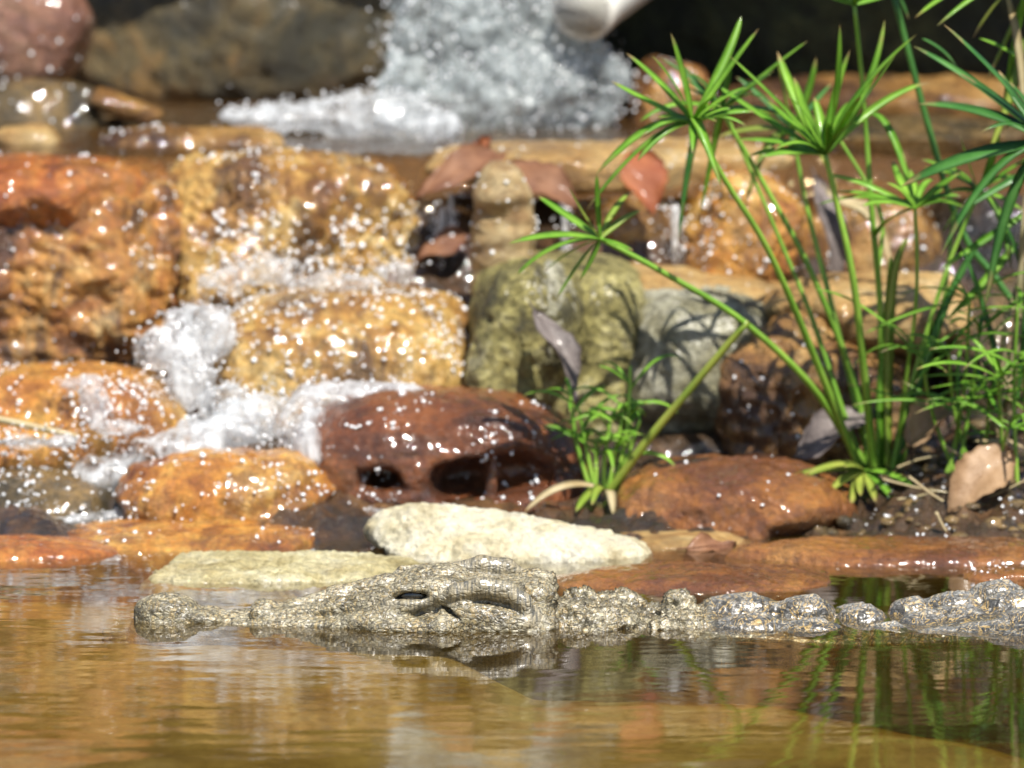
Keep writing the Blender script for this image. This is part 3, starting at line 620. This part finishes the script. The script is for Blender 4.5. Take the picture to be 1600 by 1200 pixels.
foam('water_splash', 'tall grey white splash thrown up under the pipe',
     [(780, 150, 1.82, 170, 80, .07), (720, 70, 1.84, 110, 110, .06), (810, 60, 1.86, 125, 100, .06), (905, 135, 1.84, 75, 75, .05), (680, 10, 1.86, 60, 70, .05), (640, 150, 1.80, 55, 55, .05), (760, -60, 1.9, 90, 60, .05)], 207, M['splash'], amp=.019, h=.005, beads=1500, spread=.016, rmax=.0030)
foam('white_water', 'thin spray at the foot of the broad golden tan boulder', [(410, 420, 1.20, 60, 22, .02), (520, 442, 1.18, 80, 12, .02), (620, 425, 1.20, 28, 20, .015), (350, 440, 1.18, 40, 18, .02)], 209, M['spray'], amp=.012, h=.004, beads=320, spread=.014)
foam('white_water', 'spray bursting over the face of the bright orange rounded boulder', [(150, 632, .885, 26, 34, .012), (120, 600, .90, 36, 12, .012), (60, 690, .86, 70, 8, .015), (190, 668, .87, 50, 8, .012)], 210, M['spray'], amp=.010, h=.004, beads=260, spread=.012)
foam('white_water', 'thin trickles down the dark gap beside the stone post', [(690, 380, 1.36, 7, 60, .007), (882, 360, 1.36, 6, 60, .006), (1056, 365, 1.36, 6, 50, .006), (704, 340, 1.38, 6, 40, .006), (675, 350, 1.38, 5, 30, .006)], 208, M['foam'], amp=.005, h=.003, beads=300, spread=.009)
# beads: one mesh of small faceted drops
BV = np.array([(-1, 1.618, 0), (1, 1.618, 0), (-1, -1.618, 0), (1, -1.618, 0), (0, -1, 1.618), (0, 1, 1.618), (0, -1, -1.618), (0, 1, -1.618), (1.618, 0, -1), (1.618, 0, 1), (-1.618, 0, -1), (-1.618, 0, 1)])/1.902
BF = np.array([(0, 11, 5), (0, 5, 1), (0, 1, 7), (0, 7, 10), (0, 10, 11), (1, 5, 9), (5, 11, 4), (11, 10, 2), (10, 7, 6), (7, 1, 8), (3, 9, 4), (3, 4, 2), (3, 2, 6), (3, 6, 8), (3, 8, 9), (4, 9, 5), (2, 4, 11), (6, 2, 10), (8, 6, 7), (9, 8, 1)])
nB = len(BEADS); pos = np.array([b_[0] for b_ in BEADS]); rad = np.array([b_[1] for b_ in BEADS])
q = RNG.normal(size=(nB, 4)); q /= np.linalg.norm(q, axis=1)[:, None]; w_, x_, y_, z_ = q.T
R = np.stack([1-2*(y_*y_+z_*z_), 2*(x_*y_-z_*w_), 2*(x_*z_+y_*w_), 2*(x_*y_+z_*w_), 1-2*(x_*x_+z_*z_), 2*(y_*z_-x_*w_), 2*(x_*z_-y_*w_), 2*(y_*z_+x_*w_), 1-2*(x_*x_+y_*y_)], 1).reshape(nB, 3, 3)
VV = np.einsum('nij,kj->nki', R, BV)*rad[:, None, None]*RNG.uniform(.7, 1.25, (nB, 1, 3))+pos[:, None]
FF = BF[None]+(np.arange(nB)*12)[:, None, None]
tag(mesh_obj('water_drops', VV.reshape(-1, 3), FF.reshape(-1, 3), M['bead'], smooth=False), 'countless glinting water drops over the wet stones', kind='stuff')

# ------------------------------------------------------------------ pipe
def tube(pts, rad, k=8, cap=True):
    pts = np.array(pts, float); n = len(pts); rad = np.broadcast_to(rad, n)
    T = np.gradient(pts, axis=0); T /= np.linalg.norm(T, axis=1)[:, None]
    A = np.cross(T, (0, 0, 1.0)); bad = np.linalg.norm(A, axis=1) < 1e-3; A[bad] = (1, 0, 0); A /= np.linalg.norm(A, axis=1)[:, None]; B = np.cross(T, A)
    th = np.arange(k)*2*math.pi/k
    V = (pts[:, None]+rad[:, None, None]*(np.cos(th)[None, :, None]*A[:, None]+np.sin(th)[None, :, None]*B[:, None])).reshape(-1, 3)
    i = np.arange(n-1)[:, None]*k; j = np.arange(k)[None]; j2 = (j+1) % k
    F = np.stack([i+j, i+j2, i+k+j2, i+k+j], -1).reshape(-1, 4).tolist()
    if cap: F.append(list(range(k-1, -1, -1))); F.append([(n-1)*k+a for a in range(k)])
    return V, F
M['pvc'] = simple_mat('white_plastic_pipe', (.86, .86, .82), .35, .3, (.80, .78, .68), 6)
M['black'] = simple_mat('dark_inside', (.05, .05, .04), .8)
p0 = P(912, 12, 1.76); p1 = P(1010, -60, 2.02); p2 = P(1160, -190, 2.5); p0 = np.array(p0)
pv = link(bpy.data.objects.new('water_pipe', None)); pv.location = p0
tag(pv, 'white plastic pipe end pouring water onto the splash', 'pipe')
path = smooth_path([p0, p1, p2], 16); dr = (path[1]-path[0])/np.linalg.norm(path[1]-path[0])
V, F = tube(path, .043, 28, False); mesh_obj('barrel', V, F, M['pvc'], parent=pv)
V, F = tube([path[0]+dr*.05, path[0]+dr*.0, path[0]-dr*.003, path[0]-dr*.003, path[0]+dr*.0, path[0]+dr*.12], [.0435, .0455, .0445, .039, .038, .038], 28, False); mesh_obj('rim', V, F, M['pvc'], parent=pv)

# ------------------------------------------------------------------ plants
def leaf_mat(name, c1, c2, trans=.35, rough=.4):
    m = simple_mat(name, c1, rough, .15, c2, 22, trans); nt = m.node_tree; b = nt.nodes['Principled BSDF']
    src = b.inputs['Base Color'].links[0].from_socket; at = nd(nt, 'ShaderNodeAttribute', attribute_name='along')
    w = math_n(nt, 'ADD', at.outputs['Fac'], math_n(nt, 'MULTIPLY', math_n(nt, 'SUBTRACT', noise(nt, coords(nt), 35, 3), .5), .5))
    c = mixc(nt, ramp(nt, w, [(.86, (0, 0, 0)), (1.0, (1, 1, 1))]), src, (.42, .30, .13))     # withered tips
    c = mixc(nt, 1.0, c, ramp(nt, noise(nt, coords(nt), 9, 2), [(.35, (.72, .78, .7)), (.65, (1.15, 1.1, 1.1))]), 'MULTIPLY')
    for n in nt.nodes:
        if n.type == 'BSDF_TRANSLUCENT' : nt.links.new(c, n.inputs['Color'])
    nt.links.new(c, b.inputs['Base Color']); return m
M['blade'] = leaf_mat('sedge_green', (.16, .40, .03), (.33, .60, .07), .45)
M['blade2'] = leaf_mat('sedge_deep_green', (.05, .19, .035), (.11, .30, .06))
M['blade3'] = leaf_mat('sedge_yellow_green', (.26, .40, .05), (.40, .44, .08))
M['stalk'] = leaf_mat('sedge_stalk', (.17, .38, .035), (.30, .50, .07), .2)
M['straw'] = leaf_mat('dry_straw', (.36, .27, .13), (.52, .43, .26), .15, .6)
def blade(pts, width, fold=.25, tip=.0, base=.35):
    """a grass blade: V-folded strip with real thickness, four points round each station"""
    pts = np.array(pts, float); n = len(pts); t = np.linspace(0, 1, n)
    T = np.gradient(pts, axis=0); T /= np.linalg.norm(T, axis=1)[:, None]
    S = np.cross(T, (0.15, -.5, .85)); S /= np.maximum(np.linalg.norm(S, axis=1)[:, None], 1e-6); U = np.cross(S, T)
    w = width*.62*np.clip(base+(1-base)*np.sin(np.clip(t*2.2, 0, 1)*math.pi/2), 0, 1)*np.sqrt(np.clip(1-t**2.4, 0, 1))+.0002
    th = np.minimum(.0006, w*.5)
    rings = np.stack([pts-S*w[:, None]+U*(w*fold)[:, None], pts-U*th[:, None]*.5, pts+S*w[:, None]+U*(w*fold)[:, None], pts+U*th[:, None]], 1)
    i = np.arange(n-1)[:, None]*4; j = np.arange(4)[None]; j2 = (j+1) % 4
    return rings.reshape(-1, 3), np.stack([i+j, i+j2, i+4+j2, i+4+j], -1).reshape(-1, 4)
def bez(a, c, b, n=12):
    t = np.linspace(0, 1, n)[:, None]; return (1-t)**2*a+2*t*(1-t)*c+t*t*b
def stalk(root, pts, Ys, r0, r1, mat=None, n=22):
    p3 = [P(x, y, Y) for (x, y), Y in zip(pts, Ys)]; path = smooth_path(p3, n)
    V, F = tube(path, np.linspace(r0, r1, n), 7); return mesh_obj('stalk', V, F, mat or M['stalk'], parent=root), path
def bract(st, root, hub, tip, arch, width, mat, sub='leaf', n=13):
    """hub, tip: points; arch: how far the middle rises above the chord"""
    hub, tip = np.array(hub), np.array(tip); L = np.linalg.norm(tip-hub)
    mid = (hub*.5+tip*.5)+np.array([0, 0, 1])*arch*L
    mid = mid+np.random.default_rng(int(abs(tip[0]*1e5+tip[2]*3e5)) % 99991).normal(size=3)*L*(.07, .05, .04)
    V, F = blade(bez(hub, mid, tip, n), width)
    o = mesh_obj(sub, V, F, mat); o.parent = st
    at = o.data.attributes.new('along', 'FLOAT', 'POINT'); at.data.foreach_set('value', np.repeat(np.linspace(0, 1, n), 4).astype(np.float32))
    o.matrix_parent_inverse = Matrix.Translation(-Vector(root.location)) if st is root else Matrix.Identity(4)
    return o
def plant(name, label, base, group=None):
    r = link(bpy.data.objects.new(name, None)); r.location = base; return tag(r, label, 'plant', group)
def head(st, root, hubpx, Y, tips, width=.009, mats=('blade',), extra=0, L=.10, seed=0, jit=.09):
    rg = np.random.default_rng(seed); hub = P(*hubpx, Y)
    for t in tips:
        x, y = t[:2]; arch = t[2] if len(t) > 2 else .12; w = t[3] if len(t) > 3 else 1
        tip = P(x, y, Y+rg.uniform(-jit, jit))
        bract(st, root, hub, tip, arch, width*w*rg.uniform(.8, 1.15), M[mats[rg.integers(len(mats))]])
    for k in range(extra):
        a = rg.uniform(0, 2*math.pi); e = rg.uniform(-.2, .9); l = L*rg.uniform(.55, 1.1)
        tip = hub+l*np.array([math.cos(a)*math.cos(e), math.sin(a)*math.cos(e), math.sin(e)])
        bract(st, root, hub, tip, rg.uniform(.08, .3), width*rg.uniform(.5, .95), M[mats[rg.integers(len(mats))]])
# tall sedge
B0 = P(1372, 745, .84)
sd = plant('umbrella_sedge', 'tall umbrella sedge clump with many leaning stalks behind the crocodile back', B0)
s1, _ = stalk(sd, [(1345, 740), (1290, 600), (1205, 400), (1135, 285), (1082, 192)], [.84, .80, .72, .68, .66], .0052, .0026)
head(s1, sd, (1082, 192), .66, [(978, 83, .05), (1018, 87, .1), (1048, 52, .05, 1.3), (1158, 26, .04, 1.2), (1185, 45, -.05), (955, 127, .05), (932, 272, .30, 1.1), (996, 252, .25), (1128, 294, .55, 1.3), (1082, 240, .3), (915, 330, .35, .9), (1180, 175, .1)], .0090, ('blade',), 11, .08, 1)
s2, _ = stalk(sd, [(1360, 742), (1335, 600), (1265, 420), (1195, 290), (1127, 173)], [.86, .86, .84, .84, .84], .0050, .0024)
head(s2, sd, (1127, 173), .84, [(1262, 64, .05), (1140, 84, .05), (1030, 90, .08), (1000, 190, .25), (1250, 190, .2), (1095, 330, .6), (1060, 380, .7), (1210, 110, .05)], .0075, ('blade', 'blade2'), 11, .09, 2)
s3, _ = stalk(sd, [(1366, 744), (1352, 600), (1332, 430), (1308, 320), (1290, 242)], [.82, .78, .74, .73, .72], .0056, .0030)
head(s3, sd, (1290, 242), .72, [(1138, 86, .02, 1.1), (1214, 80, .02, 1.4), (1312, 38, 0, .9), (1328, 78, 0, 1.0), (1272, 152, .05, 1.4), (1198, 158, .06, 1.3), (1104, 122, .06), (1150, 218, .12), (1188, 246, .10), (1382, 32, .02, .9), (1400, 85, .02), (1432, 54, .02, .9), (1452, 128, .12), (1240, 120, .02, 1.3), (1345, 150, .02)], .0100, ('blade',), 10, .10, 3)
s4, _ = stalk(sd, [(1396, 745), (1412, 620), (1432, 460), (1430, 326)], [.86, .82, .78, .76], .0030, .0020)
head(s4, sd, (1430, 326), .76, [(1338, 200, .75, 1.0), (1273, 322, .20), (1290, 274, .10), (1305, 300, .1), (1364, 376, .08, 1.5), (1420, 262, 0), (1500, 270, .1), (1520, 330, .2), (1395, 250, .05)], .0095, ('blade',), 9, .07, 4)
s5, _ = stalk(sd, [(1352, 742), (1275, 612), (1160, 502), (1040, 428), (938, 373)], [.86, .80, .74, .70, .68], .0050, .0032, M['stalk'])
head(s5, sd, (938, 373), .68, [(840, 306, .06, 1.1), (888, 290, .04), (932, 268, .02, .8), (795, 381, .12, 1.0), (806, 432, .16), (850, 425, .1), (985, 300, .05, .8), (868, 470, .2, .7), (905, 440, .05, .7)], .0095, ('blade', 'blade3'), 3, .06, 5)
s6, _ = stalk(sd, [(1378, 745), (1376, 500), (1362, 330), (1350, 160), (1335, 8)], [.86, .84, .82, .82, .80], .0046, .0026)
head(s6, sd, (1335, 8), .80, [(1270, -12, .05), (1300, -60, .02), (1360, -60, .02), (1400, -10, .1), (1240, -50, .05), (1430, -60, .05), (1320, -80, 0)], .011, ('blade',), 6, .1, 6)
for k, (pts, m_) in enumerate([([(1385, 742), (1380, 560), (1372, 430), (1375, 330), (1300, 200)], 'stalk'), ([(1405, 735), (1440, 600), (1470, 500), (1480, 430), (1490, 330)], 'stalk'),
                               ([(1355, 740), (1316, 640), (1270, 500), (1225, 390), (1140, 190)], 'stalk'), ([(1388, 745), (1388, 560), (1396, 430), (1418, 372)], 'blade3'), ([(1372, 745), (1376, 620), (1388, 480), (1392, 400)], 'blade'), ([(1402, 720), (1435, 600), (1480, 470), (1540, 360)], 'blade2')]):
    if m_ == 'stalk': stalk(sd, pts, [.86, .86, .87, .88, .9], .0044, .0020, M['stalk'])
    else:
        V, F = blade(smooth_path([P(x, y, .84) for x, y in pts], 16), .011); o = mesh_obj('leaf', V, F, M[m_], parent=sd)
for (x, y, ar, m_) in [(1222, 752, .3, 'blade3'), (1262, 738, .25, 'blade3'), (1330, 790, .2, 'blade3'), (1368, 785, .1, 'blade3'), (1295, 770, .25, 'blade3'), (1402, 790, .2, 'blade'), (1440, 770, .3, 'blade'), (1345, 775, .15, 'blade3'), (1320, 730, .2, 'blade3')]:
    bract(sd, sd, P(1350, 735, .80), P(x, y, .74), ar*.5, .011, M[m_])
s7, _ = stalk(sd, [(1362, 742), (1330, 600), (1290, 440), (1262, 330), (1238, 205)], [.88, .9, .92, .94, .95], .0046, .0024)
head(s7, sd, (1238, 205), .95, [(1150, 120, .1), (1180, 260, .3), (1300, 130, .1), (1330, 215, .2), (1215, 95, .02), (1275, 90, .02), (1120, 215, .2), (1310, 300, .4), (1165, 320, .5)], .0085, ('blade', 'blade2', 'blade3'), 8, .09, 7)
s8, _ = stalk(sd, [(1392, 742), (1425, 600), (1480, 420), (1530, 300)], [.84, .84, .84, .84], .0042, .0022)
head(s8, sd, (1530, 300), .84, [(1440, 250, .15), (1470, 370, .3), (1560, 200, .05), (1600, 330, .2), (1500, 210, .05), (1580, 420, .3), (1480, 300, .15)], .0085, ('blade', 'blade2'), 7, .08, 8)
# broken stalk and small tuft
B1 = P(945, 770, .80)
tf = plant('sedge_tuft', 'small curly sedge tuft with a snapped stalk beside the bronze slab', B1)
V, F = tube(smooth_path([P(948, 775, .80), P(1010, 690, .78), P(1085, 600, .76), P(1168, 502, .74)], 16), np.linspace(.0058, .0042, 16), 8); mesh_obj('broken_stalk', V, F, M['blade3'], parent=tf)
rg = np.random.default_rng(21)
for k, (x, y, bx) in enumerate([(905, 640, 925), (985, 572, 965), (955, 650, 940), (930, 690, 935), (975, 640, 955), (890, 610, 920), (1000, 655, 965)]):
    st, pa = stalk(tf, [(bx+rg.uniform(-8, 8), 765), ((x+bx)/2+rg.uniform(-6, 6), (y+765)/2), (x, y)], [.80, .80, .80], .0034, .0020, M['stalk'])
    for q_ in range(7):
        i = int(rg.integers(9, 22)); h0 = pa[i]; a = rg.uniform(0, 2*math.pi); l = rg.uniform(.03, .085)
        tip = h0+np.array([math.cos(a)*l, math.sin(a)*l*.6, rg.uniform(-.3, .6)*l])
        bract(st, tf, h0, tip, rg.uniform(.25, .6), rg.uniform(.004, .0065), M['blade'])
for (x, y, ar) in [(820, 800, .3), (900, 800, .2), (958, 805, .3), (925, 790, .3)]:
    bract(tf, tf, P(948, 768, .79), P(x, y, .72), ar, .011, M['straw' if x in (820, 958) else 'blade3'])
# right-hand tufts
def tuft(label, bx, by, Y, tops, seed, width=.006, nl=9, L=(.05, .12), mats=('blade',)):
    g = plant('sedge_tuft', label, P(bx, by, Y)); rg = np.random.default_rng(seed)
    for (x, y) in tops:
        b0 = (bx+rg.uniform(-25, 25), by)
        st, pa = stalk(g, [b0, ((x+b0[0])/2+rg.uniform(-10, 10), (y+by)/2), (x, y)], [Y, Y, Y-.02], .0030, .0018)
        for q_ in range(nl):
            a = rg.uniform(0, 2*math.pi); l = rg.uniform(*L); i = 21 if rg.random() < .7 else int(rg.integers(10, 21))
            tip = pa[i]+l*np.array([math.cos(a), math.sin(a)*.7, rg.uniform(-.35, .7)])
            bract(st, g, pa[i], tip, rg.uniform(.05, .35), width*rg.uniform(.6, 1.2), M[mats[rg.integers(len(mats))]])
    return g
tuft('fine green sedge tuft growing among brown leaves on the grassy bank', 1500, 745, .78, [(1482, 552), (1530, 520), (1500, 640), (1545, 620), (1440, 560), (1515, 470)], 31, .0052, 9, (.05, .14))
tuft('thin bright sedge tuft over wet gravel beside the curled tan leaf', 1582, 760, .72, [(1560, 590), (1600, 560), (1625, 640), (1575, 670), (1590, 480)], 32, .0052, 8, (.05, .14))
g = plant('umbrella_sedge', 'broad leaved sedge leaning in over the grassy bank with deep green bracts', P(1690, 740, .75))
st, _ = stalk(g, [(1690, 740), (1680, 520), (1665, 360), (1640, 225)], [.75, .72, .66, .62], .0055, .003)
head(st, g, (1640, 225), .62, [(1427, 72, .03, 1.1), (1474, 38, .03, 1.1), (1434, 163, .10, 1.8), (1408, 292, .16, 2.0), (1500, 115, .05), (1560, 110, .05), (1470, 400, .4), (1540, 480, .4), (1700, 100, .05), (1760, 200, .1)], .0105, ('blade2',), 5, .1, 41)
st, _ = stalk(g, [(1700, 740), (1690, 400), (1640, 150), (1610, -40)], [.78, .78, .78, .78], .0055, .003)
head(st, g, (1612, -30), .78, [(1540, 130, .3), (1565, 190, .3), (1600, 170, .2), (1465, 40, .3), (1430, 28, .25), (1520, 60, .3), (1660, 120, .3), (1515, -60, .05)], .0085, ('blade', 'blade3', 'blade'), 6, .11, 42)
st, _ = stalk(g, [(1695, 740), (1640, 560), (1560, 440), (1490, 330), (1390, -30)], [.9, .92, .94, .95, .95], .005, .004, M['blade2'])
head(st, g, (1390, -30), .95, [(1300, -60), (1460, -90), (1420, 30, .2)], .008, ('blade2',), 5, .1, 43)
for k, (x0, y0, x1, y1, m_) in enumerate([(1560, 760, 1600, 300, 'straw'), (1580, 560, 1545, 660, 'straw'), (1600, 420, 1560, 520, 'straw'), (1500, 120, 1440, 60, 'blade2'), (1590, 620, 1610, 250, 'blade2'), (1570, 640, 1500, 380, 'blade2'), (1610, 500, 1560, 330, 'blade2'), (1590, 380, 1480, 500, 'blade'), (1620, 260, 1500, 330, 'blade2'), (1610, 330, 1470, 420, 'blade'), (1600, 60, 1545, 240, 'blade3'), (1570, -20, 1600, 200, 'straw'), (1620, 120, 1530, 60, 'blade'), (1560, 720, 1530, 560, 'straw'), (1540, 720, 1570, 470, 'straw'), (1600, 640, 1500, 600, 'blade'), (1600, 700, 1520, 690, 'straw')]):
    V, F = blade(bez(P(x0, y0, .8), P((x0+x1)/2+15, (y0+y1)/2-10, .78), P(x1, y1, .76)), .010); mesh_obj('leaf', V, F, M[m_], parent=g)

# ------------------------------------------------------------------ gravel on the right bank
IB = bpy.data.meshes.new('tmp'); import bmesh
bm_ = bmesh.new(); bmesh.ops.create_icosphere(bm_, subdivisions=2, radius=1); bm_.verts.ensure_lookup_table()
iv = np.array([v_.co[:] for v_ in bm_.verts]); bm_.verts.index_update(); if_ = np.array([[v_.index for v_ in f_.verts] for f_ in bm_.faces]); bm_.free(); bpy.data.meshes.remove(IB)
rg = np.random.default_rng(77); nG = 420
gp = np.stack([rg.uniform(.34, .85, nG), rg.uniform(.55, .98, nG), np.zeros(nG)], 1); gp[:, 2] = bed_h(gp)
gr = .003+.011*rg.random(nG)**2.5
GV = np.concatenate([p_+(iv*(1+.35*gnoise(iv*1.3+k*7.7, 5))[:, None])*r_*np.array([1.2, 1.1, .7])*rg.uniform(.8, 1.2, 3) for k, (p_, r_) in enumerate(zip(gp, gr))])
GF = np.concatenate([if_+k*len(iv) for k in range(nG)])
tag(mesh_obj('gravel', GV, GF, M['olive']), 'dark wet gravel scattered over the grassy bank', kind='stuff')

# ------------------------------------------------------------------ fallen leaves and sticks
M['leafbrown'] = simple_mat('dead_leaf_brown', (.13, .05, .022), .7, .06, (.24, .11, .05), 25, .1, .003)
M['leaftan'] = simple_mat('dead_leaf_tan', (.30, .18, .09), .55, .1, (.46, .30, .17), 30, .2, .003)
M['leafgrey'] = simple_mat('dead_leaf_grey', (.07, .055, .05), .6, .1, (.20, .165, .15), 30, .05, .003)
M['leafrust'] = simple_mat('dead_leaf_rust', (.22, .055, .018), .7, .06, (.34, .11, .035), 25, .15, .003)
def leaf(label, a, b, width, mat, curl=.3, roll=0, sag=.1, name='fallen_leaf'):
    a, b = np.array(a), np.array(b); L = np.linalg.norm(b-a); T = (b-a)/L
    S = np.cross(T, (0, -.6, .8)); S /= np.linalg.norm(S); U = np.cross(S, T)
    S, U = S*math.cos(roll)+U*math.sin(roll), U*math.cos(roll)-S*math.sin(roll)
    nu, nv = 22, 11; V = []
    sd_ = int(abs(L*1e5)) % 97
    for s_ in (1, -1):
        for i in range(nu):
            t = i/(nu-1); w = width/2*(math.sin(math.pi*min(t*1.02, 1)**.8)**.8 if t < .985 else 0)+.0006
            w *= 1+.06*math.sin(t*37+sd_)
            for j in range(nv):
                v = j/(nv-1)*2-1
                rib = .0012*(math.cos(t*70-abs(v)*9))*(1-abs(v))
                V.append(a+T*L*t+S*v*w+U*(curl*w*abs(v)**1.6+sag*L*math.sin(math.pi*t)+rib+.006*math.sin(t*9+v*3+sd_)*abs(v)+s_*.0005))
    F = []
    for k in range(2):
        o_ = k*nu*nv
        for i in range(nu-1):
            for j in range(nv-1):
                q_ = [o_+i*nv+j, o_+i*nv+j+1, o_+(i+1)*nv+j+1, o_+(i+1)*nv+j]; F.append(q_ if k == 0 else q_[::-1])
    def wall(ix):
        for p_, q_ in zip(ix[:-1], ix[1:]): F.append([p_, q_, q_+nu*nv, p_+nu*nv])
    wall([i*nv for i in range(nu)][::-1]); wall([i*nv+nv-1 for i in range(nu)]); wall([j for j in range(nv)]); wall([(nu-1)*nv+j for j in range(nv)][::-1])
    o = link(bpy.data.objects.new(name, None)); o.location = a; tag(o, label, 'leaf')
    mesh_obj('leaf_blade', np.array(V), np.array(F), mat, parent=o)
    V2, F2 = tube([a-T*.012, a+U*sag*L*.35+T*L*.12, a+U*sag*L+T*L*.5, b], [.0011, .0012, .0010, .0004], 6); V2 = V2+U*.0012
    mesh_obj('midrib', V2, F2, mat, parent=o)
leaf('brown dead leaf drooping off the ledge above the dark gap', P(790, 240, 1.38), P(648, 315, 1.30), .05, M['leafbrown'], .25)
leaf('grey brown dead leaf draped over the ledge beside the stone post', P(785, 262, 1.36), P(905, 325, 1.30), .065, M['leafbrown'], .15)
leaf('rust red dead leaf tip upright on the ledge', P(745, 246, 1.40), P(768, 214, 1.40), .028, M['leafrust'], .3)
leaf('rust coloured pointed leaf hanging over the wet orange rock', P(995, 236, 1.36), P(1020, 335, 1.30), .06, M['leafrust'], .15)
leaf('dark dead leaf stuck in the dark gap below the drooping brown leaf', P(735, 370, 1.36), P(652, 408, 1.32), .04, M['leafbrown'], .2)
leaf('slender grey leaf hanging against the mossy block', P(832, 485, .92), P(902, 625, .86), .038, M['leafgrey'], .45, .4)
leaf('grey wet leaf leaning on the brown rock at the sedge foot', P(1245, 715, .86), P(1375, 640, .86), .055, M['leafgrey'], .3)
leaf('tan dead leaf standing among the bank tufts', P(1420, 700, .80), P(1500, 635, .80), .07, M['leaftan'], .4, .3)
leaf('tan curled dead leaf with its point down at the water edge', P(1580, 705, .72), P(1480, 800, .68), .062, M['leaftan'], .35, .2)
leaf('small dark red leaf floating by the cream stone', P(1072, 858, .56), P(1150, 852, .58), .03, M['leafbrown'], .15, 0, .03)
leaf('straw coloured leaf folded behind the bank grass', P(1570, 640, .86), P(1620, 560, .86), .06, M['leaftan'], .3, .3)
leaf('grey curled leaf strip behind the sedge stalks', P(1270, 275, 1.30), P(1300, 470, 1.22), .035, M['leafgrey'], .5, .4, .15)
leaf('long pale leaf strip drooping behind the sedge stalks', P(1290, 300, 1.25), P(1400, 430, 1.18), .022, M['straw'], .5, .2, .2)
def stick(label, pts, Y, r, mat):
    V, F = tube(smooth_path([P(x, y, Y) for x, y in pts], 12), np.linspace(r, r*.6, 12), 7); tag(mesh_obj('stick', V, F, mat, origin=P(*pts[0], Y)), label, 'stick')
stick('pale straight stick lying below the orange boulder', [(-60, 645), (20, 660), (122, 682)], .88, .006, M['straw'])
stick('dark twig lying across the bank gravel', [(1440, 800), (1510, 790), (1600, 800)], .70, .0035, M['leafbrown'])
stick('thin straw floating at the gravel bank edge', [(1462, 800), (1490, 838), (1560, 825)], .62, .0022, M['straw'])
stick('dry straw arching over the grassy bank', [(1420, 745), (1500, 790), (1620, 742)], .70, .0020, M['straw'])

rg = np.random.default_rng(88)
for k, lab in enumerate(['straw lying at the foot of the fine green tuft', 'bent straw by the standing tan leaf', 'short straw on the wet gravel below the curled tan leaf', 'thin straw propped against the tall sedge foot', 'pale straw tangled under the thin bright tuft', 'brown twig beside the grey wet leaf']):
    x, y = rg.uniform(1400, 1590), rg.uniform(690, 790); a = rg.uniform(-.5, .5); l = rg.uniform(30, 75)
    stick(lab, [(x-l*math.cos(a), y-l*math.sin(a)), (x, y+rg.uniform(-10, 10)), (x+l*math.cos(a), y+l*math.sin(a))], rg.uniform(.70, .80), .0018, M['straw' if k < 5 else 'leafbrown'])
